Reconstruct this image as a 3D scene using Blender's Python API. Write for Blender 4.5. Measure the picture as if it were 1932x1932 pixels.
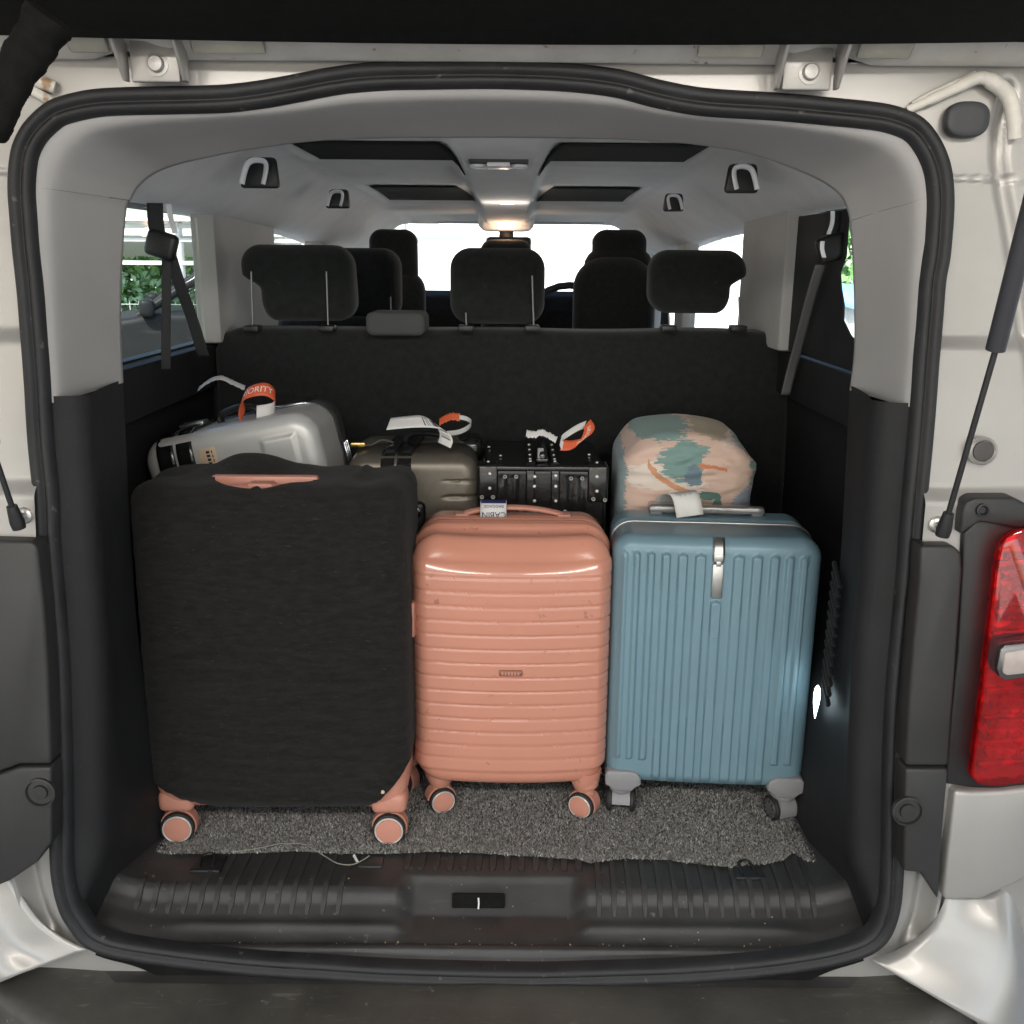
import bpy, bmesh, math, random
import numpy as np
from mathutils import Vector, Matrix

random.seed(7); np.random.seed(7)
PI = math.pi
for o in list(bpy.data.objects):
    bpy.data.objects.remove(o, do_unlink=True)
scene = bpy.context.scene
COL = scene.collection

# ------------------------------------------------------------------ camera
F, HALF = 1817.0, 966.0                      # focal length and half frame (photo measured at 1932 px)
CAM = Vector((0.0, 0.0, 1.08))               # metres; z = 0 is the load floor, y runs into the van
PITCH, ROLL = math.radians(14.7), math.radians(0.45)
fwd = Vector((0, math.cos(PITCH), -math.sin(PITCH)))
up0 = Vector((0, math.sin(PITCH), math.cos(PITCH)))
rt0 = Vector((1, 0, 0))
RT = rt0 * math.cos(ROLL) + up0 * math.sin(ROLL)
UP = up0 * math.cos(ROLL) - rt0 * math.sin(ROLL)
cd = bpy.data.cameras.new('camera'); cam = bpy.data.objects.new('camera', cd); COL.objects.link(cam)
cd.sensor_width = 36; cd.sensor_height = 36; cd.lens = 36 * F / (2 * HALF)
cd.clip_start = 0.02; cd.clip_end = 400
M = Matrix((RT, UP, -fwd)).transposed().to_4x4(); M.translation = CAM
cam.matrix_world = M
scene.camera = cam

# ------------------------------------------------------------------ world and light
w = bpy.data.worlds.new('World'); scene.world = w; w.use_nodes = True
nt = w.node_tree; nt.nodes.clear()
sky = nt.nodes.new('ShaderNodeTexSky'); sky.sky_type = 'NISHITA'; sky.sun_disc = False
SUN_EL, SUN_AZ = math.radians(52), math.radians(205)      # sun high behind the photographer, van in the shade of the added roof
sky.sun_elevation = SUN_EL; sky.sun_rotation = SUN_AZ
sky.air_density = 1.0; sky.dust_density = 2.0; sky.ozone_density = 1.0
bg = nt.nodes.new('ShaderNodeBackground'); bg.inputs[1].default_value = 0.15
wo = nt.nodes.new('ShaderNodeOutputWorld')
nt.links.new(sky.outputs[0], bg.inputs[0]); nt.links.new(bg.outputs[0], wo.inputs[0])

sl_ = bpy.data.lights.new('sun', 'SUN'); sl_.energy = 4.5; sl_.angle = math.radians(0.53); sl_.color = (1.0, 0.96, 0.9)
so_ = bpy.data.objects.new('sun', sl_); COL.objects.link(so_)
so_.rotation_euler = (-Vector((math.sin(SUN_AZ) * math.cos(SUN_EL), math.cos(SUN_AZ) * math.cos(SUN_EL), math.sin(SUN_EL)))).to_track_quat('-Z', 'Y').to_euler()
def area(name, loc, target, sx, sy, power, color):
    l = bpy.data.lights.new(name, 'AREA'); l.shape = 'RECTANGLE'; l.size = sx; l.size_y = sy
    l.energy = power; l.color = color
    o = bpy.data.objects.new(name, l); COL.objects.link(o); o.location = loc
    o.rotation_euler = (Vector(target) - Vector(loc)).to_track_quat('-Z', 'Y').to_euler()
    return o
# tube lamps of the parking shelter, behind the photographer
area('ceiling_lamp', (-0.85, -0.75, 1.93), (-0.2, 1.6, 0.2), 1.2, 0.14, 6.3, (1.0, 0.945, 0.87))
area('ceiling_lamp', (0.75, -0.75, 1.93), (0.1, 1.6, 0.2), 1.2, 0.14, 6.3, (1.0, 0.945, 0.87))

scene.view_settings.view_transform = 'Standard'
try: scene.view_settings.look = 'None'
except Exception: pass
scene.view_settings.exposure = 1.75
scene.view_settings.gamma = 1.0
scene.view_settings.use_curve_mapping = False
scene.render.engine = 'CYCLES'

# ------------------------------------------------------------------ pixel helpers (1932 px frame)
def ray(u, v):
    return (RT * (u - HALF) + UP * (HALF - v) + fwd * F)
def at(u, v, D):
    d = ray(u, v); return CAM + d * (D / d.y)
def atz(u, v, z):
    d = ray(u, v); return CAM + d * ((z - CAM.z) / d.z)
S0, SZ, SS = 1.365, -0.065, 0.0464           # plane of the tailgate opening: y = S0 + SS (z - SZ)
def ats(u, v, off=0.0):
    d = ray(u, v); t = (S0 + off + SS * (CAM.z - SZ)) / (d.y - SS * d.z)
    return CAM + d * t
X0 = -0.045                                  # centre line of the van

# ------------------------------------------------------------------ mesh helpers
def obj(name, verts, faces, mat=None, parent=None, smooth=True, angle=None):
    me = bpy.data.meshes.new(name)
    me.from_pydata([tuple(v) for v in verts], [], faces)
    me.update()
    bm = bmesh.new(); bm.from_mesh(me); bmesh.ops.recalc_face_normals(bm, faces=bm.faces); bm.to_mesh(me); bm.free()
    if smooth:
        me.polygons.foreach_set('use_smooth', [True] * len(me.polygons))
        if angle: 
            try: me.set_sharp_from_angle(angle=math.radians(angle))
            except Exception: pass
    o = bpy.data.objects.new(name, me); COL.objects.link(o)
    if mat: me.materials.append(mat)
    if parent: o.parent = parent
    return o
def bobj(name, bm, mat=None, parent=None, smooth=True, angle=35):
    me = bpy.data.meshes.new(name); bmesh.ops.recalc_face_normals(bm, faces=bm.faces); bm.to_mesh(me); bm.free()
    if smooth:
        me.polygons.foreach_set('use_smooth', [True] * len(me.polygons))
        try: me.set_sharp_from_angle(angle=math.radians(angle))
        except Exception: pass
    o = bpy.data.objects.new(name, me); COL.objects.link(o)
    if mat: me.materials.append(mat)
    if parent: o.parent = parent
    return o
def empty(name, loc=(0, 0, 0), rot=(0, 0, 0), parent=None):
    o = bpy.data.objects.new(name, None); COL.objects.link(o)
    o.location = loc; o.rotation_euler = rot; o.empty_display_size = 0.1
    if parent: o.parent = parent
    return o
def tag(o, label, cat, group=None, kind=None):
    o['label'] = label; o['category'] = cat
    if group: o['group'] = group
    if kind: o['kind'] = kind
    return o
def add_box(bm, lo, hi, bev=0.0, seg=2, mtx=None):
    lo, hi = Vector(lo), Vector(hi)
    r = bmesh.ops.create_cube(bm, size=1.0)
    vs = r['verts']
    for v in vs:
        v.co = Vector(((lo.x + hi.x) / 2 + v.co.x * (hi.x - lo.x), (lo.y + hi.y) / 2 + v.co.y * (hi.y - lo.y), (lo.z + hi.z) / 2 + v.co.z * (hi.z - lo.z)))
    if bev > 0:
        es = list({e for v in vs for e in v.link_edges})
        g = bmesh.ops.bevel(bm, geom=es, offset=bev, segments=seg, profile=0.5, affect='EDGES')
        vs = list({v for f in g['faces'] for v in f.verts} | {v for v in vs if v.is_valid})
    if mtx is not None:
        for v in vs: v.co = mtx @ v.co
    return vs
def box(name, lo, hi, mat, parent=None, bev=0.0, seg=2, mtx=None):
    bm = bmesh.new(); add_box(bm, lo, hi, bev, seg, mtx)
    return bobj(name, bm, mat, parent)
def prism(name, pts2, y0, y1, mat, parent=None, bev=0.0, axis='y', seg=2):
    """polygon in (a, b) extruded along an axis: y -> (a, y, b); x -> (x, a, b); z -> (a, b, z)"""
    bm = bmesh.new()
    def mk(a, b, c):
        return {'y': (a, c, b), 'x': (c, a, b), 'z': (a, b, c)}[axis]
    v0 = [bm.verts.new(mk(a, b, y0)) for a, b in pts2]; v1 = [bm.verts.new(mk(a, b, y1)) for a, b in pts2]
    n = len(pts2)
    bm.faces.new(v0); bm.faces.new(list(reversed(v1)))
    for i in range(n): bm.faces.new((v0[i], v0[(i + 1) % n], v1[(i + 1) % n], v1[i]))
    if bev > 0:
        bmesh.ops.recalc_face_normals(bm, faces=bm.faces)
        es = [e for e in bm.edges if e.calc_face_angle(0) > 0.3]
        bmesh.ops.bevel(bm, geom=es, offset=bev, segments=seg, profile=0.5, affect='EDGES')
    return bobj(name, bm, mat, parent)
def catmull(pts, n, closed=False):
    P = [Vector(p) for p in pts]; N = len(P); out = []
    segs = N if closed else N - 1
    g = lambda i: P[i % N] if closed else P[max(0, min(N - 1, i))]
    # chord-length samples
    dense = []
    for i in range(segs):
        p0, p1, p2, p3 = g(i - 1), g(i), g(i + 1), g(i + 2)
        for k in range(12):
            t = k / 12
            dense.append(0.5 * ((2 * p1) + (p2 - p0) * t + (2 * p0 - 5 * p1 + 4 * p2 - p3) * t * t + (3 * p1 - p0 - 3 * p2 + p3) * t ** 3))
    dense.append(P[0].copy() if closed else P[-1].copy())
    A = np.array([list(p) for p in dense])
    s = np.concatenate([[0], np.cumsum(np.linalg.norm(np.diff(A, axis=0), axis=1))])
    q = np.linspace(0, s[-1], n + 1)[:-1] if closed else np.linspace(0, s[-1], n)
    B = np.stack([np.interp(q, s, A[:, k]) for k in range(A.shape[1])], 1)
    return [Vector(b) for b in B]
def tube(name, pts, r, mat, parent=None, seg=10, closed=False, samples=None, cap=True, flat=None):
    P = catmull(pts, samples, closed) if samples else [Vector(p) for p in pts]
    n = len(P); V = []; Fc = []
    T0 = (P[1] - P[0]).normalized(); nrm = T0.orthogonal().normalized()
    if flat is not None: nrm = (Vector(flat) - T0 * Vector(flat).dot(T0)).normalized()
    for i in range(n):
        a = P[(i - 1) % n] if closed or i > 0 else P[i]; b = P[(i + 1) % n] if closed or i < n - 1 else P[i]
        T = (b - a).normalized(); nrm = (nrm - T * nrm.dot(T)).normalized(); bn = T.cross(nrm)
        ri = r[i] if hasattr(r, '__len__') and not isinstance(r, tuple) else r
        ra, rb = (ri if isinstance(ri, tuple) else (ri, ri))
        for k in range(seg):
            c, s = math.cos(2 * PI * k / seg), math.sin(2 * PI * k / seg)
            V.append(P[i] + nrm * (c * ra) + bn * (s * rb))
    m = n if closed else n - 1
    for i in range(m):
        for k in range(seg):
            Fc.append((i * seg + k, i * seg + (k + 1) % seg, ((i + 1) % n) * seg + (k + 1) % seg, ((i + 1) % n) * seg + k))
    if cap and not closed:
        Fc.append(tuple(range(seg))[::-1]); Fc.append(tuple((n - 1) * seg + k for k in range(seg)))
    return obj(name, V, Fc, mat, parent, angle=50)
def lathe(name, prof, mat, parent=None, axis=(0, 0, 1), loc=(0, 0, 0), seg=40, angle=30):
    """prof: (radius, height along axis)"""
    ax = Vector(axis).normalized(); e1 = ax.orthogonal().normalized(); e2 = ax.cross(e1); L = Vector(loc)
    V = []; Fc = []; n = len(prof)
    for r, h in prof:
        r = max(r, 1e-5)
        for k in range(seg):
            a = 2 * PI * k / seg
            V.append(L + ax * h + e1 * (r * math.cos(a)) + e2 * (r * math.sin(a)))
    for i in range(n - 1):
        for k in range(seg): Fc.append((i * seg + k, i * seg + (k + 1) % seg, (i + 1) * seg + (k + 1) % seg, (i + 1) * seg + k))
    Fc.append(tuple(range(seg))); Fc.append(tuple((n - 1) * seg + k for k in range(seg)))
    return obj(name, V, Fc, mat, parent, angle=angle)
def loft(name, rows, mat, parent=None, closed=False, angle=None, smooth=True):
    n = len(rows[0]); V = [p for r in rows for p in r]; Fc = []
    for i in range(len(rows) - 1):
        for k in range(n if closed else n - 1):
            k2 = (k + 1) % n
            Fc.append((i * n + k, i * n + k2, (i + 1) * n + k2, (i + 1) * n + k))
    return obj(name, V, Fc, mat, parent, smooth=smooth, angle=angle)
def solid(o, t, offset=-1):
    m = o.modifiers.new('thickness', 'SOLIDIFY'); m.thickness = t; m.offset = offset; return o
def sstep(a, b, x):
    t = np.clip((np.asarray(x, float) - a) / (b - a), 0, 1); return t * t * (3 - 2 * t)
def vnoise(p, sc, seed=0.0):
    from mathutils import noise
    return noise.noise(Vector((p[0] * sc + seed, p[1] * sc - seed, p[2] * sc + 2 * seed)))

# rounded-rectangle sweep: the body of a suitcase.  Local frame: x across, y into the van, z up from 0
def rr_outline(hw, hh, R, d, N):
    """N points of a rounded rectangle inset by d, consistent index, start at bottom centre"""
    a, b = max(hw - d, 1e-4), max(hh - d, 1e-4); r = max(min(R - d, a, b), 1e-4 if d > 0 else R)
    r = min(max(R - d, min(a, b) * 0.15), a, b)
    segs = [2 * (hw - R), PI / 2 * R, 2 * (hh - R), PI / 2 * R] * 2
    per = sum(segs); pts = []
    starts = np.concatenate([[0], np.cumsum(segs)])
    for i in range(N):
        s = (per * i / N + segs[0] / 2) % per
        j = int(np.searchsorted(starts, s, 'right') - 1); j = min(j, 7); t = (s - starts[j]) / max(segs[j], 1e-9)
        if j == 0: p = (-(a - r) + 2 * (a - r) * t, -b)
        elif j == 1: g = -PI / 2 + t * PI / 2; p = (a - r + r * math.cos(g), -(b - r) + r * math.sin(g))
        elif j == 2: p = (a, -(b - r) + 2 * (b - r) * t)
        elif j == 3: g = t * PI / 2; p = (a - r + r * math.cos(g), b - r + r * math.sin(g))
        elif j == 4: p = (a - r - 2 * (a - r) * t, b)
        elif j == 5: g = PI / 2 + t * PI / 2; p = (-(a - r) + r * math.cos(g), b - r + r * math.sin(g))
        elif j == 6: p = (-a, b - r - 2 * (b - r) * t)
        else: g = PI + t * PI / 2; p = (-(a - r) + r * math.cos(g), -(b - r) + r * math.sin(g))
        pts.append(p)
    return pts
def rr_body(name, w, h, R, prof, mat, parent, z0=0.0, N=240, disp=None, angle=None):
    """prof: list of (inset, y). disp(x, z, y) -> (dx, dy, dz)"""
    rows = []
    for d, y in prof:
        row = []
        for (x, z) in rr_outline(w / 2, h / 2, R, d, N):
            p = Vector((x, y, z + z0 + h / 2))
            if disp: p += Vector(disp(p.x, p.z, y, d))
            row.append(p)
        rows.append(row)
    V = [p for r in rows for p in r]; Fc = []; n = N
    for i in range(len(rows) - 1):
        for k in range(n):
            k2 = (k + 1) % n; Fc.append((i * n + k, i * n + k2, (i + 1) * n + k2, (i + 1) * n + k))
    for b0 in (0, (len(rows) - 1) * n):
        for i in range(n // 2):
            of = n // 4 if w > h else 0
            q = [b0 + (of + i) % n, b0 + (of + i + 1) % n, b0 + (of + n - i - 1) % n, b0 + (of + n - i) % n]
            q = list(dict.fromkeys(q))
            if len(q) >= 3: Fc.append(tuple(q))
    return obj(name, V, Fc, mat, parent, angle=angle)
def edge_prof(y_front, r, dmax, nr=8, nface=10):
    """front edge rounding then flat face to inset dmax"""
    out = []
    for i in range(nr + 1):
        a = PI / 2 * i / nr
        out.append((r - r * math.cos(a), y_front + r - r * math.sin(a)))
    for i in range(1, nface + 1): out.append((r + (dmax - r) * i / nface, y_front))
    return out

# ribbon: a thin paper strip along a path; eval(s, t) maps length / width to the surface
class Ribbon:
    def __init__(s, path, wid, n=60):
        P = catmull([p for p, _ in path], n)
        q = np.linspace(0, 1, len(path)); qq = np.linspace(0, 1, n)
        W = np.array([list(Vector(wv)) for _, wv in path])
        s.W = [Vector([np.interp(t, q, W[:, k]) for k in range(3)]).normalized() * wid for t in qq]
        s.P = P; s.n = n
        s.len = sum((P[i + 1] - P[i]).length for i in range(n - 1)); s.wid = wid
    def ev(s, a, t, off=0.0):
        f = max(0, min(0.9999, a)) * (s.n - 1); i = int(f); k = f - i
        p = s.P[i].lerp(s.P[i + 1], k); wv = s.W[i].lerp(s.W[i + 1], k)
        nr = (s.P[i + 1] - s.P[i]).cross(wv).normalized()
        return p + wv * (t - 0.5) + nr * off
    def build(s, name, mat, parent=None, thick=0.0006, torn=0.0):
        V = []; Fc = []; m = 5
        for i in range(s.n):
            for j in range(m):
                t = j / (m - 1)
                if torn and j in (0, m - 1): t += random.uniform(-torn, torn)
                V.append(s.ev(i / (s.n - 1), t))
        for i in range(s.n - 1):
            for j in range(m - 1): Fc.append((i * m + j, i * m + j + 1, (i + 1) * m + j + 1, (i + 1) * m + j))
        o = obj(name, V, Fc, mat, parent)
        uv = o.data.uv_layers.new(name='UVMap')
        for lp in o.data.loops:
            i, j = divmod(lp.vertex_index, m); uv.data[lp.index].uv = (i / (s.n - 1), j / (m - 1))
        solid(o, thick, 0); return o
def text_mesh(txt, size=1.0):
    cu = bpy.data.curves.new('lettering', 'FONT'); cu.body = txt; cu.size = size; cu.align_x = 'CENTER'; cu.align_y = 'CENTER'
    cu.resolution_u = 3
    to = bpy.data.objects.new('lettering', cu); COL.objects.link(to)
    dg = bpy.context.evaluated_depsgraph_get(); me = bpy.data.meshes.new_from_object(to.evaluated_get(dg))
    bpy.data.objects.remove(to, do_unlink=True); bpy.data.curves.remove(cu)
    return [v.co.copy() for v in me.vertices], [tuple(p.vertices) for p in me.polygons]
def text_on(rb, txt, size, s0, t0, mat, parent, flip=1, off=0.0009):
    V, Fc = text_mesh(txt, size)
    W = [rb.ev(s0 + flip * v.x / rb.len, t0 + flip * v.y / rb.wid, off) for v in V]
    o = obj('lettering', W, Fc, mat, parent, smooth=False); return o

# ------------------------------------------------------------------ materials
MATS = {}
def mat(name, col, rough=0.5, metal=0.0, var=0.0, vscale=8.0, bump=0.0, bscale=300.0, coat=0.0, sheen=0.0, spec=0.5,
        speck=None, emit=None, estr=0.0, rvar=0.0, stretch=(1, 1, 1), dist=0.002, scratch=0.0):
    m = bpy.data.materials.new(name); m.use_nodes = True; t = m.node_tree; N = t.nodes; L = t.links
    p = N['Principled BSDF']; p.inputs['Base Color'].default_value = (*col, 1); p.inputs['Roughness'].default_value = rough
    p.inputs['Metallic'].default_value = metal; p.inputs['Specular IOR Level'].default_value = spec
    p.inputs['Coat Weight'].default_value = coat; p.inputs['Coat Roughness'].default_value = 0.08
    if sheen: p.inputs['Sheen Weight'].default_value = sheen; p.inputs['Sheen Roughness'].default_value = 0.6
    tc = N.new('ShaderNodeTexCoord'); mp = N.new('ShaderNodeMapping'); L.new(tc.outputs['Object'], mp.inputs[0]); mp.inputs['Scale'].default_value = stretch
    base = None
    if var:
        n = N.new('ShaderNodeTexNoise'); n.inputs['Scale'].default_value = vscale; n.inputs['Detail'].default_value = 6; n.inputs['Roughness'].default_value = 0.62
        L.new(mp.outputs[0], n.inputs[0])
        r = N.new('ShaderNodeValToRGB'); r.color_ramp.elements[0].position = 0.3; r.color_ramp.elements[1].position = 0.72
        a = [max(0, c * (1 - var)) for c in col]; b = [min(1, c * (1 + var)) for c in col]
        r.color_ramp.elements[0].color = (*a, 1); r.color_ramp.elements[1].color = (*b, 1)
        L.new(n.outputs['Fac'], r.inputs[0]); base = r.outputs[0]
        if rvar:
            mr = N.new('ShaderNodeMapRange'); mr.inputs[3].default_value = rough - rvar; mr.inputs[4].default_value = rough + rvar
            L.new(n.outputs['Fac'], mr.inputs[0]); L.new(mr.outputs[0], p.inputs['Roughness'])
    if speck:   # (colour, scale, threshold)
        c2, sc, th = speck
        n2 = N.new('ShaderNodeTexNoise'); n2.inputs['Scale'].default_value = sc; n2.inputs['Detail'].default_value = 3
        L.new(mp.outputs[0], n2.inputs[0])
        r2 = N.new('ShaderNodeValToRGB'); r2.color_ramp.elements[0].position = th; r2.color_ramp.elements[1].position = min(1, th + 0.06)
        r2.color_ramp.elements[0].color = (0, 0, 0, 1); r2.color_ramp.elements[1].color = (1, 1, 1, 1)
        L.new(n2.outputs['Fac'], r2.inputs[0])
        mx = N.new('ShaderNodeMix'); mx.data_type = 'RGBA'; L.new(r2.outputs[0], mx.inputs[0])
        if base: L.new(base, mx.inputs[6])
        else: mx.inputs[6].default_value = (*col, 1)
        mx.inputs[7].default_value = (*c2, 1); base = mx.outputs[2]
    if scratch:
        wv = N.new('ShaderNodeTexNoise'); wv.inputs['Scale'].default_value = 22; wv.inputs['Detail'].default_value = 8; wv.inputs['Roughness'].default_value = 0.7; wv.inputs['Distortion'].default_value = 1.6
        mp2 = N.new('ShaderNodeMapping'); mp2.inputs['Scale'].default_value = (0.35, 2.6, 1); L.new(tc.outputs['Object'], mp2.inputs[0]); L.new(mp2.outputs[0], wv.inputs[0])
        r3 = N.new('ShaderNodeValToRGB'); r3.color_ramp.elements[0].position = 0.60; r3.color_ramp.elements[1].position = 0.74
        r3.color_ramp.elements[0].color = (0, 0, 0, 1); r3.color_ramp.elements[1].color = (scratch,) * 3 + (1,)
        L.new(wv.outputs['Fac'], r3.inputs[0])
        mx = N.new('ShaderNodeMix'); mx.data_type = 'RGBA'; L.new(r3.outputs[0], mx.inputs[0])
        if base: L.new(base, mx.inputs[6])
        else: mx.inputs[6].default_value = (*col, 1)
        mx.inputs[7].default_value = (0.3, 0.28, 0.25, 1); base = mx.outputs[2]
    if base: L.new(base, p.inputs['Base Color'])
    if bump:
        n = N.new('ShaderNodeTexNoise'); n.inputs['Scale'].default_value = bscale; n.inputs['Detail'].default_value = 4
        L.new(mp.outputs[0], n.inputs[0])
        b = N.new('ShaderNodeBump'); b.inputs['Strength'].default_value = bump; b.inputs['Distance'].default_value = dist
        L.new(n.outputs['Fac'], b.inputs['Height']); L.new(b.outputs[0], p.inputs['Normal'])
    if emit:
        p.inputs['Emission Color'].default_value = (*emit, 1); p.inputs['Emission Strength'].default_value = estr
    MATS[name] = m; return m
def glass(name, tint, refl=0.08, rough=0.02):
    m = bpy.data.materials.new(name); m.use_nodes = True; t = m.node_tree; N = t.nodes; L = t.links; N.clear()
    a = N.new('ShaderNodeBsdfTransparent'); a.inputs[0].default_value = (*tint, 1)
    g = N.new('ShaderNodeBsdfGlossy'); g.inputs['Roughness'].default_value = rough
    x = N.new('ShaderNodeMixShader'); x.inputs[0].default_value = refl; o = N.new('ShaderNodeOutputMaterial')
    L.new(a.outputs[0], x.inputs[1]); L.new(g.outputs[0], x.inputs[2]); L.new(x.outputs[0], o.inputs[0]); return m

paint = mat('silver_paint', (0.40, 0.385, 0.365), 0.36, 0.42, var=0.04, vscale=6, coat=0.12, bump=0.03, bscale=1500, rvar=0.05, speck=((0.30, 0.28, 0.25), 60, 0.74))
paint2 = mat('silver_paint_dusty', (0.58, 0.56, 0.52), 0.5, 0.15, var=0.12, vscale=14, coat=0.15, rvar=0.08, speck=((0.25, 0.17, 0.10), 45, 0.69))
rubber = mat('seal_rubber', (0.017, 0.017, 0.019), 0.58, var=0.35, vscale=18, bump=0.25, bscale=500, dist=0.0008, speck=((0.085, 0.08, 0.075), 55, 0.68), rvar=0.1)
trim_light = mat('light_trim', (0.40, 0.39, 0.385), 0.62, var=0.05, vscale=5, bump=0.18, bscale=1100, dist=0.0006)
liner = mat('headliner_fabric', (0.80, 0.80, 0.80), 0.9, var=0.05, vscale=12, bump=0.3, bscale=900, sheen=0.1, dist=0.001)
trim_dark = mat('dark_trim', (0.018, 0.018, 0.0195), 0.65, spec=0.25, var=0.15, vscale=10, bump=0.35, bscale=900, dist=0.0008, speck=((0.06, 0.058, 0.055), 200, 0.70))
trim_pillar = mat('dark_pillar_trim', (0.028, 0.0275, 0.0275), 0.45, var=0.15, vscale=8, bump=0.25, bscale=1200, dist=0.0006)
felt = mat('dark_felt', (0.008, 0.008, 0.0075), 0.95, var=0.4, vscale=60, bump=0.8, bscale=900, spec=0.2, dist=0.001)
sillp = mat('sill_plastic', (0.040, 0.039, 0.0385), 0.42, var=0.25, vscale=9, bump=0.45, bscale=1300, dist=0.0007, speck=((0.13, 0.12, 0.11), 80, 0.68), rvar=0.08, scratch=0.10)
bumpp = mat('bumper_plastic', (0.075, 0.070, 0.061), 0.5, var=0.35, vscale=7, bump=0.4, bscale=1400, dist=0.0006, speck=((0.20, 0.18, 0.15), 60, 0.70), rvar=0.1, scratch=0.42)
seatf = mat('seat_fabric', (0.0135, 0.0155, 0.015), 0.9, var=0.35, vscale=60, bump=0.6, bscale=500, sheen=0.12, spec=0.2, dist=0.001)
blackp = mat('black_plastic', (0.015, 0.015, 0.016), 0.42, var=0.2, vscale=20, bump=0.1, bscale=900)
belt = mat('belt_webbing', (0.03, 0.03, 0.032), 0.7, bump=0.5, bscale=700, stretch=(1, 1, 3))
chrome = mat('chrome', (0.75, 0.75, 0.76), 0.18, 1.0)
steel = mat('brushed_metal', (0.55, 0.54, 0.52), 0.36, 1.0, var=0.1, vscale=30)
whitep = mat('white_plastic', (0.86, 0.87, 0.88), 0.35, var=0.03)
greyp = mat('grey_plastic', (0.27, 0.265, 0.275), 0.45, var=0.06, vscale=20, bump=0.1, bscale=900)
pinkg = mat('pink_gloss', (0.61, 0.268, 0.188), 0.2, var=0.04, vscale=5, coat=0.5, bump=0.04, bscale=60, speck=((0.42, 0.18, 0.13), 42, 0.69), rvar=0.05)
pinkm = mat('pink_matte', (0.58, 0.26, 0.19), 0.4, var=0.05, vscale=20)
pinkz = mat('pink_zipper', (0.50, 0.22, 0.17), 0.62, bump=0.5, bscale=900, dist=0.0006)
cover = mat('black_stretch_cover', (0.0125, 0.0117, 0.0107), 0.92, var=0.5, vscale=70, bump=1.0, bscale=420, sheen=0.06, spec=0.2, stretch=(0.5, 1, 1.7), dist=0.0016, speck=((0.028, 0.027, 0.025), 120, 0.66))
bluem = mat('blue_shell', (0.175, 0.285, 0.345), 0.42, metal=0.1, var=0.05, vscale=5, bump=0.3, bscale=1500, coat=0.1, dist=0.0004)
silverc = mat('silver_shell', (0.58, 0.575, 0.56), 0.40, metal=0.3, var=0.06, vscale=10, bump=0.05, bscale=600, rvar=0.05)
silverd = mat('shaded_back_shell', (0.055, 0.057, 0.056), 0.4, metal=0.2, var=0.1, vscale=10)  # shade on the silver case's back shell, put into its colour
bronze = mat('bronze_shell', (0.175, 0.155, 0.125), 0.38, metal=0.55, var=0.10, vscale=60, bump=0.35, bscale=700, dist=0.0005)
blackv = mat('black_gloss_vinyl', (0.010, 0.010, 0.010), 0.25, var=0.2, vscale=30, bump=0.35, bscale=130, dist=0.001, coat=0.3)
tyre = mat('wheel_tyre', (0.022, 0.021, 0.020), 0.6, var=0.2, vscale=60)
paper = mat('tag_paper', (0.70, 0.69, 0.67), 0.6, var=0.05, vscale=40, bump=0.2, bscale=60)
orange = mat('tag_orange', (0.72, 0.13, 0.05), 0.5, var=0.06, vscale=40, bump=0.2, bscale=60)
ink = mat('black_ink', (0.02, 0.02, 0.025), 0.6)
inkblue = mat('blue_ink', (0.02, 0.025, 0.12), 0.5)
inkwhite = mat('white_ink', (0.85, 0.80, 0.76), 0.5)
ringw = mat('satin_rim', (0.72, 0.70, 0.68), 0.3, 0.35)
rivm = mat('rivet_metal', (0.85, 0.83, 0.78), 0.28, 0.45)
brass = mat('brass', (0.55, 0.40, 0.14), 0.3, 1.0)

# ================================================================== THE VAN
van = empty('passenger_van', (X0, 3.0, -0.6))
tag(van, 'silver passenger van seen through its open tailgate, luggage in the boot', 'van')
def vp(o):
    """parent a mesh built in world coordinates to the van, keeping it in place"""
    o.parent = van; o.matrix_parent_inverse = Matrix.Translation(Vector((-X0, -3.0, 0.6))); return o
def sub(o, p):
    o.parent = p; return o

OUT = [(966,116),(1066,120),(1166,131),(1246,151),(1316,164),(1391,171),(1466,176),(1566,184),(1641,192),(1691,202),(1736,222),(1766,255),(1786,295),(1796,340),(1798,400),
       (1791,483),(1782,532),(1776,613),(1770,680),(1764,755),(1756,859),(1749,932),(1741,1020),(1735,1101),(1722,1221),(1713,1341),(1707,1477),(1706,1557),(1703,1647),(1696,1712),(1678,1762),
       (1646,1792),(1591,1812),(1516,1828),(1416,1841),(1266,1851),(1116,1856),(966,1858),(750,1852),(500,1837),(350,1822),(225,1803),(165,1780),(135,1747),(115,1712),(102,1662),(97,1597),
       (94,1421),(89,1268),(80,1148),(70,1028),(65,930),(57,844),(49,726),(40,607),(33,528),(27,472),(21,403),(18,354),(21,305),(29,269),(49,232),(81,200),(110,184),(171,170),(244,165),
       (400,161),(475,154),(550,142),(625,128),(700,119),(800,116)]
ZP = Vector((0, SS, 1)).normalized(); NP = Vector((0, -1, SS)).normalized()
NL = 1400
loopO = catmull([ats(u, v) for u, v in OUT], NL, closed=True)
def loop_normals(L):
    out = []
    n = len(L)
    for i in range(n):
        t = (L[(i + 6) % n] - L[(i - 6) % n]).normalized()
        out.append(NP.cross(t).normalized())
    return out
nrmI = loop_normals(loopO)
cen = sum(loopO, Vector()) / NL
if (cen - loopO[0]).dot(nrmI[0]) < 0: nrmI = [-n for n in nrmI]
SEALW = 0.036
loopI = [p + n * SEALW for p, n in zip(loopO, nrmI)]
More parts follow.
